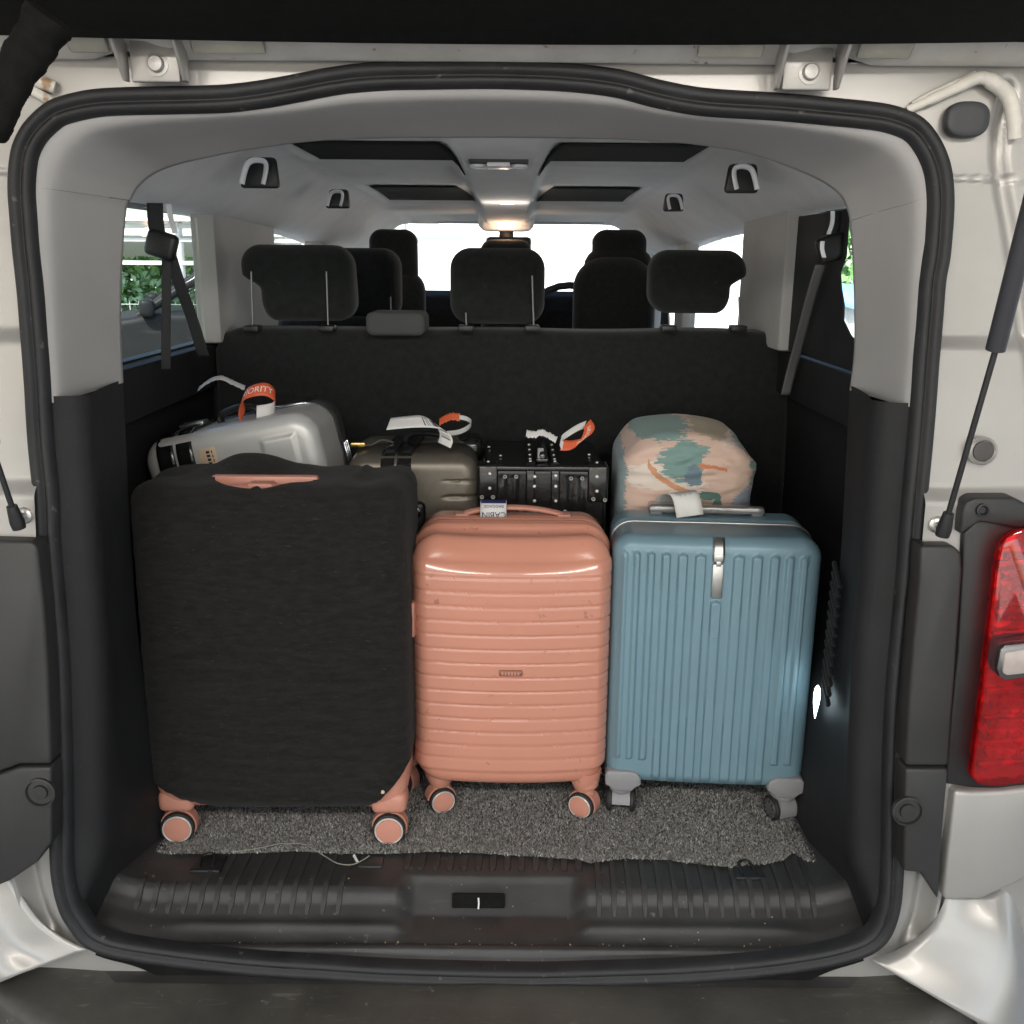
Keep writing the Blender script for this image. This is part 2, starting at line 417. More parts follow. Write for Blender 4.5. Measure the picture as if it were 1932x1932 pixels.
# ---- rubber weather seal: a section with a groove swept round the opening
sec = [(0.0, -0.012), (0.0005, 0.006), (0.003, 0.0125), (0.007, 0.016), (0.012, 0.0165), (0.0165, 0.0145), (0.0185, 0.0095), (0.0205, 0.0088), (0.0225, 0.0125),
       (0.0255, 0.0145), (0.0295, 0.0135), (0.0330, 0.009), (0.0355, 0.002), (0.036, -0.012)]
rows = []
for i in range(0, NL, 2):
    n = nrmI[i]; wob = 0.0012 * vnoise(loopO[i], 9.0)
    rows.append([loopO[i] + n * (a + wob) + NP * b for a, b in sec])
rows.append(rows[0])
seal = vp(loft('weather_seal', rows, rubber)); seal['label'] = 'dark rubber seal running round the tailgate opening'

# ---- painted rear frame outside the seal
def dist_poly(p, poly):
    best = 9
    for a, b in zip(poly[:-1], poly[1:]):
        ab = (b[0] - a[0], b[1] - a[1]); t = ((p[0] - a[0]) * ab[0] + (p[1] - a[1]) * ab[1]) / (ab[0] ** 2 + ab[1] ** 2)
        t = max(0, min(1, t)); best = min(best, math.hypot(p[0] - a[0] - ab[0] * t, p[1] - a[1] - ab[1] * t))
    return best
gr_px = [(1905, 165), (1890, 230), (1887, 300), (1895, 360), (1908, 430), (1921, 520), (1935, 640), (1950, 800)]
grR = [(ats(u, v).x, ats(u, v).z) for u, v in gr_px]
grL = [(2 * X0 - x, z) for x, z in grR]
NR = 92
def frame_h(x, z, d):
    s = abs(x - X0); h = 0.0
    k = float(sstep(0.58, 0.62, s)) * float(sstep(0.05, 0.25, z))
    h += k * 0.013 * float(1 - sstep(0.953, 0.983, z)) + k * 0.017 * float(1 - sstep(0.733, 0.762, z))
    g = dist_poly((x, z), grR if x > 0 else grL)
    h -= 0.008 * float(1 - sstep(0.003, 0.014, g))
    if z < 0.22:
        q = float(1 - sstep(0.12, 0.22, z)) * float(sstep(0.45, 0.56, s)) * float(sstep(-0.035, 0.01, z))
        h += q * (0.016 * math.exp(-((d - 0.058) / 0.007) ** 2) - 0.016 * math.exp(-((d - 0.036) / 0.010) ** 2) + 0.006 * float(sstep(0.05, 0.10, d)))
    if s > 0.6: h += 0.004 * math.exp(-((z - 1.195) / 0.002) ** 2) * -1
    return h
rows = []
for k in range(NR):
    t = (k / (NR - 1)) ** 1.3
    row = []
    for i in range(NL):
        d = -0.012 + t * 0.31
        p = loopO[i] - nrmI[i] * d
        p.x = max(X0 - 0.945, min(X0 + 0.945, p.x)); zmax = 1.345
        if p.z > zmax: p = p + ZP * ((zmax - p.z) / ZP.z)
        if p.z < -0.16: p = p + ZP * ((-0.16 - p.z) / ZP.z)
        row.append(p + NP * (frame_h(p.x, p.z, d) - 0.004))
    rows.append(row)
frame = vp(loft('rear_body_frame', rows, paint, closed=True)); frame['label'] = 'silver painted metal frame round the tailgate opening'

def plate(name, px, f, b, m, bev=0.004, seg=2, flat=True):
    """polygon given in photo pixels on the rear plane, extruded in depth from offset f (front) to b"""
    bm = bmesh.new()
    A = [ats(u, v, f) for u, v in px]; B = [a + Vector((0, b - f, 0)) for a in A]
    va = [bm.verts.new(p) for p in A]; vb = [bm.verts.new(p) for p in B]; n = len(px)
    bm.faces.new(va); bm.faces.new(list(reversed(vb)))
    for i in range(n): bm.faces.new((va[i], va[(i + 1) % n], vb[(i + 1) % n], vb[i]))
    bmesh.ops.recalc_face_normals(bm, faces=bm.faces)
    if bev: bmesh.ops.bevel(bm, geom=[e for e in bm.edges if e.calc_face_angle(0) > 0.25], offset=bev, segments=seg, profile=0.5, affect='EDGES')
    return vp(bobj(name, bm, m))
# dark plastic corner trims
plate('corner_trim', [(1738,1030),(1800,1030),(1815,1044),(1817,1075),(1806,1230),(1790,1446),(1709,1446),(1714,1341),(1724,1210),(1735,1101)], -0.050, 0.03, trim_pillar, 0.006, 3)
plate('corner_trim', [(1709,1451),(1790,1451),(1780,1560),(1771,1700),(1738,1648),(1705,1645)], -0.050, 0.03, trim_pillar, 0.005, 3)
plate('corner_trim', [(-70,1018),(60,1022),(70,1036),(82,1150),(90,1268),(95,1421),(96,1443),(34,1443),(20,1450),(-70,1478)], -0.050, 0.03, trim_pillar, 0.006, 3)
plate('corner_trim', [(-70,1482),(20,1454),(36,1448),(96,1448),(97,1590),(70,1628),(20,1662),(-70,1700)], -0.050, 0.03, trim_pillar, 0.005, 3)
for (u, v) in ((1712, 1530), (76, 1495)):
    c = ats(u, v, -0.051)
    vp(lathe('clip_cap', [(0.024, -0.004), (0.024, 0.003), (0.0215, 0.0035), (0.020, -0.001), (0.012, -0.001), (0.011, 0.003), (0.0, 0.0035)], trim_pillar, axis=NP, loc=c))
# black housing beside the lamp, and its bracket
plate('lamp_housing', [(1818,1005),(1850,975),(1890,960),(1990,955),(1990,1500),(1832,1487),(1782,1480),(1795,1330),(1806,1230)], -0.036, 0.06, blackp, 0.006, 3)
br = plate('lamp_bracket', [(1812,1010),(1815,968),(1822,947),(1840,939),(1915,939),(1940,952),(1940,1000),(1850,985)], -0.046, 0.02, trim_pillar, 0.005, 3)
c = ats(1853, 962, -0.047)
sc_ = vp(lathe('screw', [(0.0095, 0.0), (0.0095, 0.004), (0.007, 0.0045), (0.005, 0.001), (0.0, 0.001)], blackp, axis=NP, loc=c, seg=24))
# ---- tail lamp: tinted shell over a faceted reflector
lampred = bpy.data.materials.new('red_reflector'); lampred.use_nodes = True
t = lampred.node_tree; p = t.nodes['Principled BSDF']; p.inputs['Metallic'].default_value = 0.55; p.inputs['Roughness'].default_value = 0.22
vo = t.nodes.new('ShaderNodeTexVoronoi'); vo.inputs['Scale'].default_value = 55; tcn = t.nodes.new('ShaderNodeTexCoord'); t.links.new(tcn.outputs['Object'], vo.inputs[0])
rp = t.nodes.new('ShaderNodeValToRGB'); rp.color_ramp.elements[0].color = (0.30, 0.006, 0.014, 1); rp.color_ramp.elements[1].color = (0.62, 0.02, 0.035, 1)
sepc = t.nodes.new('ShaderNodeSeparateColor'); t.links.new(vo.outputs['Color'], sepc.inputs[0]); t.links.new(sepc.outputs[0], rp.inputs[0]); t.links.new(rp.outputs[0], p.inputs['Base Color'])
bmpn = t.nodes.new('ShaderNodeBump'); bmpn.inputs['Strength'].default_value = 0.8; bmpn.inputs['Distance'].default_value = 0.004; t.links.new(vo.outputs['Distance'], bmpn.inputs['Height']); t.links.new(bmpn.outputs[0], p.inputs['Normal'])
redglass = glass('red_lens', (0.95, 0.22, 0.24), 0.08, 0.04)
lens_px = [(1990,990),(1925,1000),(1900,1014),(1886,1036),(1878,1075),(1866,1180),(1850,1320),(1832,1455),(1834,1470),(1850,1482),(1890,1484),(1990,1468)]
lamp = plate('tail_lamp', lens_px, -0.048, 0.03, lampred, 0.004, 2)
lamp['label'] = 'red tail lamp with a clear reversing window'
def child_plate(name, px, f, b, m, bev, par):
    o = plate(name, px, f, b, m, bev, 2); o.parent = par; o.matrix_parent_inverse = Matrix.Identity(4); return o
lamp2 = child_plate('lens', [(u + (4 if u < 1900 else 0), v) for u, v in lens_px], -0.078, -0.056, redglass, 0.008, lamp)
child_plate('reversing_window_frame', [(1888,1226),(1896,1218),(1990,1206),(1990,1272),(1896,1284),(1886,1278),(1881,1262)], -0.086, -0.054, mat('dark_chrome', (0.20, 0.19, 0.19), 0.25, 0.9), 0.003, lamp)
child_plate('reversing_window', [(1896,1231),(1990,1216),(1990,1266),(1900,1276),(1892,1270)], -0.089, -0.066, mat('clear_lens_grey', (0.42, 0.36, 0.34), 0.25, coat=0.5, var=0.1, vscale=60), 0.004, lamp)
for (u0, v0, u1, v1) in ((1884,1060,1990,1075),(1880,1150,1990,1164),(1874,1192,1990,1200),(1862,1300,1990,1312),(1856,1352,1990,1360),(1850,1400,1990,1408),(1846,1440,1990,1450)):
    child_plate('reflector_rib', [(u0, v0), (u1, v0 - 8), (u1, v1 - 8), (u0, v1)], -0.056, -0.046, lampred, 0.002, lamp)
bm = bmesh.new()
for (v0_, v1_, u0_, du) in ((1040, 1190, 1892, 21), (1300, 1440, 1868, 21)):
    nv = int((v1_ - v0_) / 19)
    for a in range(12):
        for b in range(nv):
            uu = u0_ + a * du - (b * 1.9); vv = v0_ + b * 19
            if uu > 1985: continue
            q = [ats(uu, vv, -0.0488), ats(uu + du * 0.94, vv, -0.0488), ats(uu + du * 0.94, vv + 17.5, -0.0488), ats(uu, vv + 17.5, -0.0488)]
            ap = ats(uu + du * random.uniform(0.3, 0.7), vv + random.uniform(5, 13), -0.0575)
            vs = [bm.verts.new(p) for p in q]; vt_ = bm.verts.new(ap)
            for k in range(4): bm.faces.new((vs[k], vs[(k + 1) % 4], vt_))
cellm = mat('red_reflector_cell', (0.75, 0.03, 0.04), 0.12, 0.7)
o = bobj('reflector_cells', bm, cellm, smooth=False); o.parent = lamp; o['kind'] = 'stuff'
# silver quarter under the lamp and bumper corners
plate('quarter_panel', [(1801,1492),(1832,1494),(1890,1492),(1990,1480),(1990,1620),(1925,1665),(1855,1697),(1786,1701),(1779,1692)], -0.045, 0.05, paint, 0.007, 3)
def corner_loft(name, rowsp, m):
    R = []
    for row in rowsp:
        R.append(catmull([at(u, v, D) for u, v, D in row], 24))
    n = len(R[0]); cols = [catmull([r[i] for r in R], 24) for i in range(n)]
    o = vp(loft(name, cols, m)); solid(o, 0.004, -1); return o
corner_loft('bumper_corner', [
    [(1786,1690,1.362),(1772,1722,1.358),(1742,1760,1.355),(1695,1791,1.352),(1640,1809,1.348)],
    [(1862,1688,1.364),(1880,1748,1.330),(1890,1812,1.306),(1884,1872,1.288),(1846,1930,1.272)],
    [(1890,1676,1.368),(1912,1750,1.338),(1924,1822,1.318),(1926,1890,1.302),(1910,1960,1.280)],
    [(1916,1650,1.40),(1932,1745,1.385),(1940,1826,1.372),(1944,1905,1.360),(1944,1990,1.345)],
    [(1930,1640,1.50),(1946,1745,1.50),(1952,1830,1.49),(1956,1910,1.48),(1958,2010,1.47)]], paint)
corner_loft('bumper_corner', [
    [(22,1654,1.372),(44,1692,1.366),(78,1737,1.360),(120,1768,1.357),(166,1790,1.352)],
    [(-24,1664,1.368),(-8,1710,1.358),(18,1756,1.350),(52,1792,1.346),(92,1818,1.342)],
    [(-70,1676,1.362),(-60,1730,1.346),(-48,1780,1.332),(-30,1820,1.322),(0,1852,1.315)],
    [(-130,1660,1.45),(-126,1730,1.43),(-120,1790,1.41),(-110,1840,1.39),(-90,1890,1.37)]], paint)
# dark strip standing in for the seal's shadow over the gap
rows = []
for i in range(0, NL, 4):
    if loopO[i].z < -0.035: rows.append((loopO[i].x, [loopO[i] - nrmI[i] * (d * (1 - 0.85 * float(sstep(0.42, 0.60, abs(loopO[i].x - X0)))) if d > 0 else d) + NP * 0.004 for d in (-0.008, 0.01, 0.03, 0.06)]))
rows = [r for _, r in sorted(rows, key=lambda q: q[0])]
vp(loft('gap_shadow_strip', rows, felt))
# ---- dark bumper step
def bump_step():
    prof = [(0.25, -0.086), (0.16, -0.090), (0.08, -0.0945), (0.035, -0.097), (0.018, -0.1), (0.007, -0.107), (0.001, -0.118), (0.0, -0.15), (0.01, -0.30)]
    rows = []
    for i in range(161):
        x = -0.92 + 1.70 * i / 160; s = abs(x - X0) / 0.8
        yf = 1.14 + 0.175 * s ** 3
        drop = 0.05 * float(sstep(0.735, 0.775, x)) ** 2 - 0.022 * float(sstep(0.45, 0.85, abs(x - X0)))
        row = []
        for dy, z in prof:
            y = min(yf + dy, 1.40)
            # diagonal cut where the painted corners start
            row.append(Vector((x, y, z - drop + 0.0006 * vnoise((x, y, 0), 14))))
        rows.append(row)
    return vp(loft('bumper_step', rows, bumpp))
bump_step()
# ---- plastic load sill as a relief with moulded grip ribs
def sill_z(x, y):
    s = abs(x - X0)
    xs = [1.330, 1.372, 1.385, 1.392, 1.400, 1.408, 1.416, 1.430, 1.450, 1.468, 1.480, 1.490, 1.52, 1.70]
    zs = [-0.085, -0.080, -0.066, -0.052, -0.050, -0.056, -0.052, -0.043, -0.034, -0.022, -0.008, -0.001, 0.0, 0.0]
    side = float(np.interp(y, xs, zs))
    xc = [1.330, 1.372, 1.385, 1.392, 1.400, 1.410, 1.425, 1.470, 1.492, 1.515, 1.525, 1.54, 1.70]
    zc = [-0.085, -0.080, -0.066, -0.052, -0.050, -0.056, -0.052, -0.047, -0.030, -0.012, -0.002, 0.0, 0.0]
    mid = float(np.interp(y, xc, zc))
    k = float(1 - sstep(0.135, 0.175, abs(x - X0 - 0.015)))
    z = side * (1 - k) + mid * k
    z += 0.004 * math.exp(-((y - 1.435) / 0.007) ** 2) * (1 - k) * float(1 - sstep(0.50, 0.58, s))
    z += 0.030 * float(sstep(0.56, 0.70, s)) * float(sstep(1.37, 1.42, y))
    z += 0.0012 * vnoise((x, y, 0), 22) * k
    return z
SLOT = (at(845, 1660, 1.50).x, at(960, 1660, 1.50).x)
V = []; Fc = []
GX, GY = 361, 74
xsn = np.linspace(-0.76, 0.67, GX); ysn = np.concatenate([np.linspace(1.345, 1.535, 62), np.linspace(1.55, 1.70, 12)])
for y in ysn:
    for x in xsn: V.append((x, y, sill_z(x, y) - 0.001))
for j in range(GY - 1):
    for i in range(GX - 1): Fc.append((j * GX + i, j * GX + i + 1, (j + 1) * GX + i + 1, (j + 1) * GX + i))
sill = vp(obj('load_sill', V, Fc, sillp)); sill['label'] = 'dark grained plastic load sill with moulded grip ribs'
def rib(u, y0, y1, w=0.0105, h=0.0030):
    xm = at(u, 1690, 1.475).x; rows = []
    n = 9
    for i in range(n):
        y = y0 + (y1 - y0) * i / (n - 1)
        e = min(1, min(i, n - 1 - i) / 1.0)
        hw = w / 2 * (1 if 0 < i < n - 1 else 0.55)
        zz = [(-hw, -0.003), (-hw * 0.86, h * e), (hw * 0.86, h * e), (hw, -0.003)]
        rows.append([Vector((xm + a + (y - 1.475) * 0.04, y, sill_z(xm, y) + b)) for a, b in zz])
    o = loft('grip_rib', rows, sillp, angle=40); o.parent = sill; return o
for k in range(14): rib(265 + k * 28.9, 1.452, 1.50 if k < 4 else 1.585)
for k in range(15): rib(1130 + k * 28.9, 1.452, 1.585)
for k in range(13): rib(757 + k * 28.0, 1.535, 1.585, 0.0125)
# latch slot, white pull, covers
sl = at(903, 1675, 1.492)
so = box('latch_slot', (-0.047, -0.005, -0.0125), (0.047, 0.006, 0.0125), felt, None, 0.002, mtx=Matrix.Translation((sl.x, 1.487, sill_z(sl.x, 1.492) + 0.003)) @ Matrix.Rotation(math.radians(-32), 4, 'X'))
so.parent = sill
tube('latch_pull', [Vector((sl.x, 1.484, -0.020)), Vector((sl.x + 0.001, 1.477, -0.027)), Vector((sl.x, 1.472, -0.034))], 0.0016, whitep, sill, seg=8)
for (u, v) in ((392, 1632), (1412, 1645)):
    q = atz(u, v, 0.002)
    box('tie_down_cover', (q.x - 0.028, q.y - 0.020, -0.004), (q.x + 0.028, q.y + 0.03, 0.0045), blackp, sill, 0.003)
    tube('tie_down_loop', [Vector((q.x - 0.012, q.y - 0.012, 0.004)), Vector((q.x - 0.015, q.y + 0.016, 0.009)), Vector((q.x + 0.005, q.y + 0.024, 0.008)), Vector((q.x + 0.012, q.y - 0.008, 0.004))], 0.003, blackp, sill, seg=8, samples=16)
q = atz(700, 1628, 0.002)
box('sill_plug', (q.x - 0.022, q.y - 0.012, -0.002), (q.x + 0.022, q.y + 0.02, 0.003), sillp, sill, 0.0025)
# grit on the sill
grit = []
for k in range(46):
    x = random.uniform(-0.6, 0.55); y = random.choice([random.gauss(1.408, 0.004), random.uniform(1.40, 1.52)])
    grit.append((x, y, sill_z(x, y)))
bm = bmesh.new()
for g in grit:
    r = random.uniform(0.0006, 0.0019)
    for v in bmesh.ops.create_icosphere(bm, subdivisions=1, radius=r)['verts']: v.co = v.co * random.uniform(0.6, 1.3) + Vector(g)
gm = mat('grit', (0.45, 0.36, 0.22), 0.8)
go = bobj('grit', bm, gm); go.parent = sill; go['kind'] = 'stuff'
vp(sill); 

# ---- van floor
vp(box('load_floor', (-0.80, 1.56, -0.05), (0.71, 4.9, -0.006), trim_dark))

# ================================================================== interior trims lofted from the seal into the van
def seal_pt(z, side):
    best = None
    for p in loopI:
        if (p.x - X0) * side > 0.5:
            if best is None or abs(p.z - z) < abs(best.z - z): best = p
    return best.copy()
WALL = 0.625
def side_trim(side, name):
    rows = []
    for i in range(49):
        z = -0.05 + 0.93 * i / 48
        o = seal_pt(max(z, 0.075), side); o.y -= SS * max(0, 0.075 - z); o.z = z
        s0 = abs(o.x - X0)
        wall = WALL + 0.012 * math.sin(z * 4)
        wide = float(sstep(0.28, 0.46, z))
        pts = []
        low = float(1 - sstep(0.0, 0.14, z))
        def q(s, y):
            ln = s0 + 0.004 + (wall - 0.01 - s0) * min(1, max(0, (y - 1.44) / 0.15))
            pts.append(Vector((X0 + side * (s * (1 - low) + (max(s, ln) if y < 1.61 else s) * low), y, z)))
        q(s0 + 0.012, o.y + 0.004); q(s0, o.y + 0.004); q(s0 - 0.012, o.y + 0.006); q(s0 - 0.026, o.y + 0.010); q(s0 - 0.036, o.y + 0.018); q(s0 - 0.044, o.y + 0.035)
        q((s0 - 0.044) * 0.4 + (wall - 0.012) * 0.6, o.y + 0.09); q(wall - 0.014, o.y + 0.15)
        for y in (1.62, 1.66, 1.70, 1.74, 1.80, 1.95, 2.15, 2.45, 2.92):
            q(wall - 0.01 + (0.105 * wide) * float(sstep(1.62, 1.76, y)), y)
        rows.append(pts)
    return vp(loft(name, rows, trim_dark))
side_trim(-1, 'side_trim'); rt_ = side_trim(1, 'side_trim')
for k in range(13):       # louvre slats on the right wall
    v = 1062 + k * 17.5
    p0 = at(1553, v, 1.70); 
    x = X0 + WALL - 0.0115
    bm = bmesh.new(); add_box(bm, (-0.004, -0.028, -0.0045), (0.004, 0.028, 0.0045), 0.002, 1, Matrix.Translation((x, 1.60, p0.z + 0.01)) @ Matrix.Rotation(math.radians(38), 4, 'X'))
    o = bobj('vent_slat', bm, trim_dark); o.parent = rt_
# boot lamp on the right wall, glimpsed past the blue case
lampw = mat('boot_lamp_glow', (0.8, 0.95, 1.0), 0.4, emit=(0.72, 0.93, 1.0), estr=4)
lq = at(1531, 1322, 1.62)
lx_ = X0 + WALL - 0.016
bl = vp(tube('boot_lamp', [Vector((lx_, 1.63, lq.z + dz)) for dz in (0.026, 0.020, 0.008, -0.008, -0.024, -0.040)], [0.0008, 0.0045, 0.0062, 0.0055, 0.003, 0.0006], lampw, seg=14))
# upper trims: header and two pillar trims as one lofted skin cut at the seams
def nearest_in(u, v):
    t = ats(u, v); return min(loopI, key=lambda p: (p - t).length)
pairs = [((148,760),(233,722)),((128,640),(229,620)),((110,520),(230,520)),((92,400),(238,402)),((90,357),(246,379)),
         ((92,357),(247,378)),((95,310),(262,352)),((106,270),(292,328)),((130,240),(335,311)),((175,220),(395,297)),((255,211),(468,283)),((360,208),(560,270)),((460,202),(640,264)),((555,187),(720,261)),
         ((640,172),(800,260)),((800,162),(880,260)),((966,161),(968,260)),((1066,166),(1060,261)),((1166,178),(1170,263)),((1250,196),(1250,268)),((1316,208),(1310,273)),
         ((1391,216),(1385,284)),((1466,222),(1440,298)),((1566,230),(1500,320)),((1630,240),(1550,343)),((1690,265),(1582,366)),((1722,300),(1594,385)),((1738,340),(1600,402)),((1745,370),(1603,417)),
         ((1746,371),(1603,418)),((1747,430),(1607,470)),((1737,520),(1611,560)),((1722,640),(1611,660)),((1708,768),(1603,736))]
DIN = 1.615
def loft_range(i0, i1, name, m):
    OA = [nearest_in(*a) for a, b in pairs]; IA = [at(b[0], b[1], DIN) for a, b in pairs]
    oo = catmull(OA[i0:i1], (i1 - i0) * 9); ii = catmull(IA[i0:i1], (i1 - i0) * 9)
    rows = []
    for a, b in zip(oo, ii):
        a = a + Vector((0, 0.002, 0))
        back = a + (a - b) * Vector((0.06, 0, 0.06)).length * 0.3; back.y = a.y
        d = b - a
        m1 = Vector((a.x + d.x * 0.13, a.y + 0.004, a.z + d.z * 0.13)); m2 = Vector((a.x + d.x * 0.26, a.y + 0.012, a.z + d.z * 0.26))
        m3 = Vector((a.x + d.x * 0.40, a.y + 0.036, a.z + d.z * 0.38)); m4 = Vector((a.x + d.x * 0.70, a.y + d.y * 0.62, a.z + d.z * 0.66))
        rows.append(catmull([back, a, m1, m2, m3, m4, b], 26) + [b + Vector((math.copysign(0.012, a.x - X0) if abs(a.x - X0) > 0.55 else 0, 0.006, 0.012)),
                                                                 b + Vector((math.copysign(0.05, a.x - X0) if abs(a.x - X0) > 0.55 else 0, 0.03, 0.03 if a.z > 1.2 else 0.0))])
    return vp(loft(name, rows, m))
pl = loft_range(0, 5, 'pillar_trim', trim_light); hd = loft_range(5, 29, 'header_trim', trim_light); pr_ = loft_range(29, 34, 'pillar_trim', trim_light)
hd['label'] = 'wide light grey trim arching over the boot opening'

# ---- headliner relief
XC = -0.03
def ceil_z(x, y):
    s = abs(x - XC)
    base = 1.302 + 0.004 * math.sin(y)
    zone = float(sstep(0.075, 0.115, s)) * float(1 - sstep(0.425, 0.455, s))
    beam1 = float(sstep(2.39, 2.41, y)) * float(1 - sstep(3.0, 3.15, y))
    beam2 = float(sstep(3.66, 3.69, y)) * float(1 - sstep(3.9, 4.2, y))
    z = base - zone * (0.010 * beam1 + 0.012 * beam2) + zone * 0.006 * float(sstep(2.03, 2.06, y)) * float(1 - sstep(2.38, 2.40, y))
    z -= (1 - float(sstep(0.075, 0.115, s))) * (0.026 + 0.006 * float(sstep(2.2, 2.6, y))) * float(sstep(1.68, 1.95, y))      # central spine
    z -= 0.052 * float(sstep(3.30, 4.55, y)) + 0.012 * float(sstep(1.95, 2.7, y)) * (1 - zone)
    z -= 0.132 * float(sstep(0.46, 0.69, s)) * (1 + 0.08 * math.sin(y * 2))
    if y < 1.9: z -= 0.022 * float(1 - sstep(1.60, 1.80, y)) * (1 - float(sstep(0.5, 0.6, s)))
    return z
V = []; Fc = []; GX, GY = 181, 170
xs_ = np.linspace(X0 - 0.745, X0 + 0.745, GX); ys_ = np.concatenate([np.linspace(1.60, 2.1, 60, endpoint=False), np.linspace(2.1, 4.6, 110)])
for y in ys_:
    for x in xs_: V.append((x, y, ceil_z(x, y)))
for j in range(GY - 1):
    for i in range(GX - 1): Fc.append((j * GX + i, j * GX + i + 1, (j + 1) * GX + i + 1, (j + 1) * GX + i))
hl = vp(obj('headliner', V, Fc, liner))
# dark matte panels let into the headliner
roofdk = mat('dark_roof_matte', (0.022, 0.026, 0.025), 0.9, spec=0.1)
for (xa, xb, ya, yb) in ((-0.425, -0.085, 2.06, 2.385), (0.085, 0.425, 2.06, 2.385), (-0.42, -0.11, 3.14, 3.64), (0.11, 0.42, 3.14, 3.64)):
    rows = []
    for j in range(9):
        y = ya + (yb - ya) * j / 8; cutc = 0.05 * (1 - j / 8) * (1 if abs(xa) < abs(xb) else -1)
        a, b = (xa + (0.04 * (1 - j / 8) if abs(xa) < abs(xb) else 0), xb - (0.04 * (1 - j / 8) if abs(xa) > abs(xb) else 0))
        rows.append([Vector((XC + a + (b - a) * i / 24, y, ceil_z(XC + a + (b - a) * i / 24, y) - 0.004)) for i in range(25)])
    vp(solid(loft('dark_roof_panel', rows, roofdk), 0.003))
# grab handles in dark pockets
def handle(u, v, D, sz, side):
    c = at(u, v, D); r = sz * 0.5; hgt = sz * 1.05; ln = 0.35 * side
    def q(a, b): return Vector((c.x + a - ln * b * 0.8, c.y + 0.02 * b, c.z + b))
    h = vp(tube('grab_handle', [q(-r, -hgt / 2), q(-r, 0.0), q(-r * 0.85, hgt * 0.36), q(-r * 0.4, hgt * 0.5), q(r * 0.4, hgt * 0.5), q(r * 0.85, hgt * 0.36), q(r, 0.0), q(r, -hgt / 2)], (sz * 0.15, sz * 0.10), whitep, samples=36, seg=12))
    po = prism('handle_pocket', [(c.x - r * 2.0 * (1 if side < 0 else .8), c.z - hgt * 0.62), (c.x + r * 1.9, c.z - hgt * 0.62), (c.x + r * 1.6, c.z + hgt * 0.72), (c.x - r * 1.2, c.z + hgt * 0.72)], D + 0.03, D + 0.05, blackp, None, 0.008)
    po.parent = h; return h
handle(481, 325, 2.0, 0.042, -1); handle(1405, 336, 2.0, 0.040, 1); handle(633, 375, 2.75, 0.036, -1); handle(1273, 382, 2.75, 0.034, 1)
# overhead consoles
c = at(941, 303, 2.12)
con = vp(box('overhead_console', (c.x - 0.062, 2.09, c.z - 0.009), (c.x + 0.062, 2.20, c.z + 0.03), trim_pillar, None, 0.006))
for dx in (-0.042, 0.042): 
    o = lathe('reading_lamp', [(0.018, 0.0), (0.018, -0.006), (0.013, -0.008), (0.011, -0.004), (0, -0.004)], whitep, None, axis=(0, 0, 1), loc=(c.x + dx, 2.115, c.z - 0.008), seg=24); o.parent = con
o = box('console_trim', (c.x - 0.024, 2.083, c.z - 0.015), (c.x + 0.024, 2.15, c.z - 0.006), whitep, None, 0.003); o.parent = con
warm = mat('dome_lamp_glow', (1, 0.8, 0.6), 0.4, emit=(1.0, 0.50, 0.26), estr=9)
c = at(957, 378, 3.3)
dm = vp(box('dome_lamp', (c.x - 0.09, 3.28, c.z + 0.0), (c.x + 0.09, 3.44, c.z + 0.04), liner, None, 0.012))
o = box('bulb_cover', (c.x - 0.024, 3.272, c.z - 0.010), (c.x + 0.024, 3.33, c.z + 0.006), warm, None, 0.004); o.parent = dm
def bulb(name, loc, watt, col_):
    l = bpy.data.lights.new(name, 'POINT'); l.energy = watt; l.color = col_; l.shadow_soft_size = 0.03
    q = bpy.data.objects.new(name, l); COL.objects.link(q); q.location = loc; return q
bulb('dome_lamp_light', (c.x, 3.26, c.z - 0.08), 0.26, (1.0, 0.86, 0.72))
c = at(955, 424, 4.1)
bulb('map_lamp_light', (c.x, 4.02, c.z - 0.05), 0.25, (1.0, 0.66, 0.42))
fc = vp(box('front_console', (c.x - 0.115, 4.06, c.z - 0.022), (c.x + 0.115, 4.3, c.z + 0.05), liner, None, 0.03, 3))
o = box('map_lamp', (c.x - 0.034, 4.05, c.z - 0.014), (c.x + 0.034, 4.09, c.z + 0.004), mat('map_lamp_glow', (1, 0.7, 0.5), 0.4, emit=(1.0, 0.42, 0.2), estr=3), None, 0.004); o.parent = fc
o = box('rear_view_mirror', (c.x - 0.085, 4.20, c.z - 0.105), (c.x + 0.105, 4.23, c.z - 0.045), blackp, None, 0.015); o.parent = fc
o = box('mirror_stalk', (c.x - 0.03, 4.21, c.z - 0.07), (c.x + 0.03, 4.25, c.z + 0.0), blackp, None, 0.01); o.parent = fc
vp(box('warning_label', (at(778, 413, 4.0).x, 4.0, at(0, 416, 4.0).z), (at(828, 413, 4.0).x, 4.003, at(0, 409, 4.0).z), whitep))

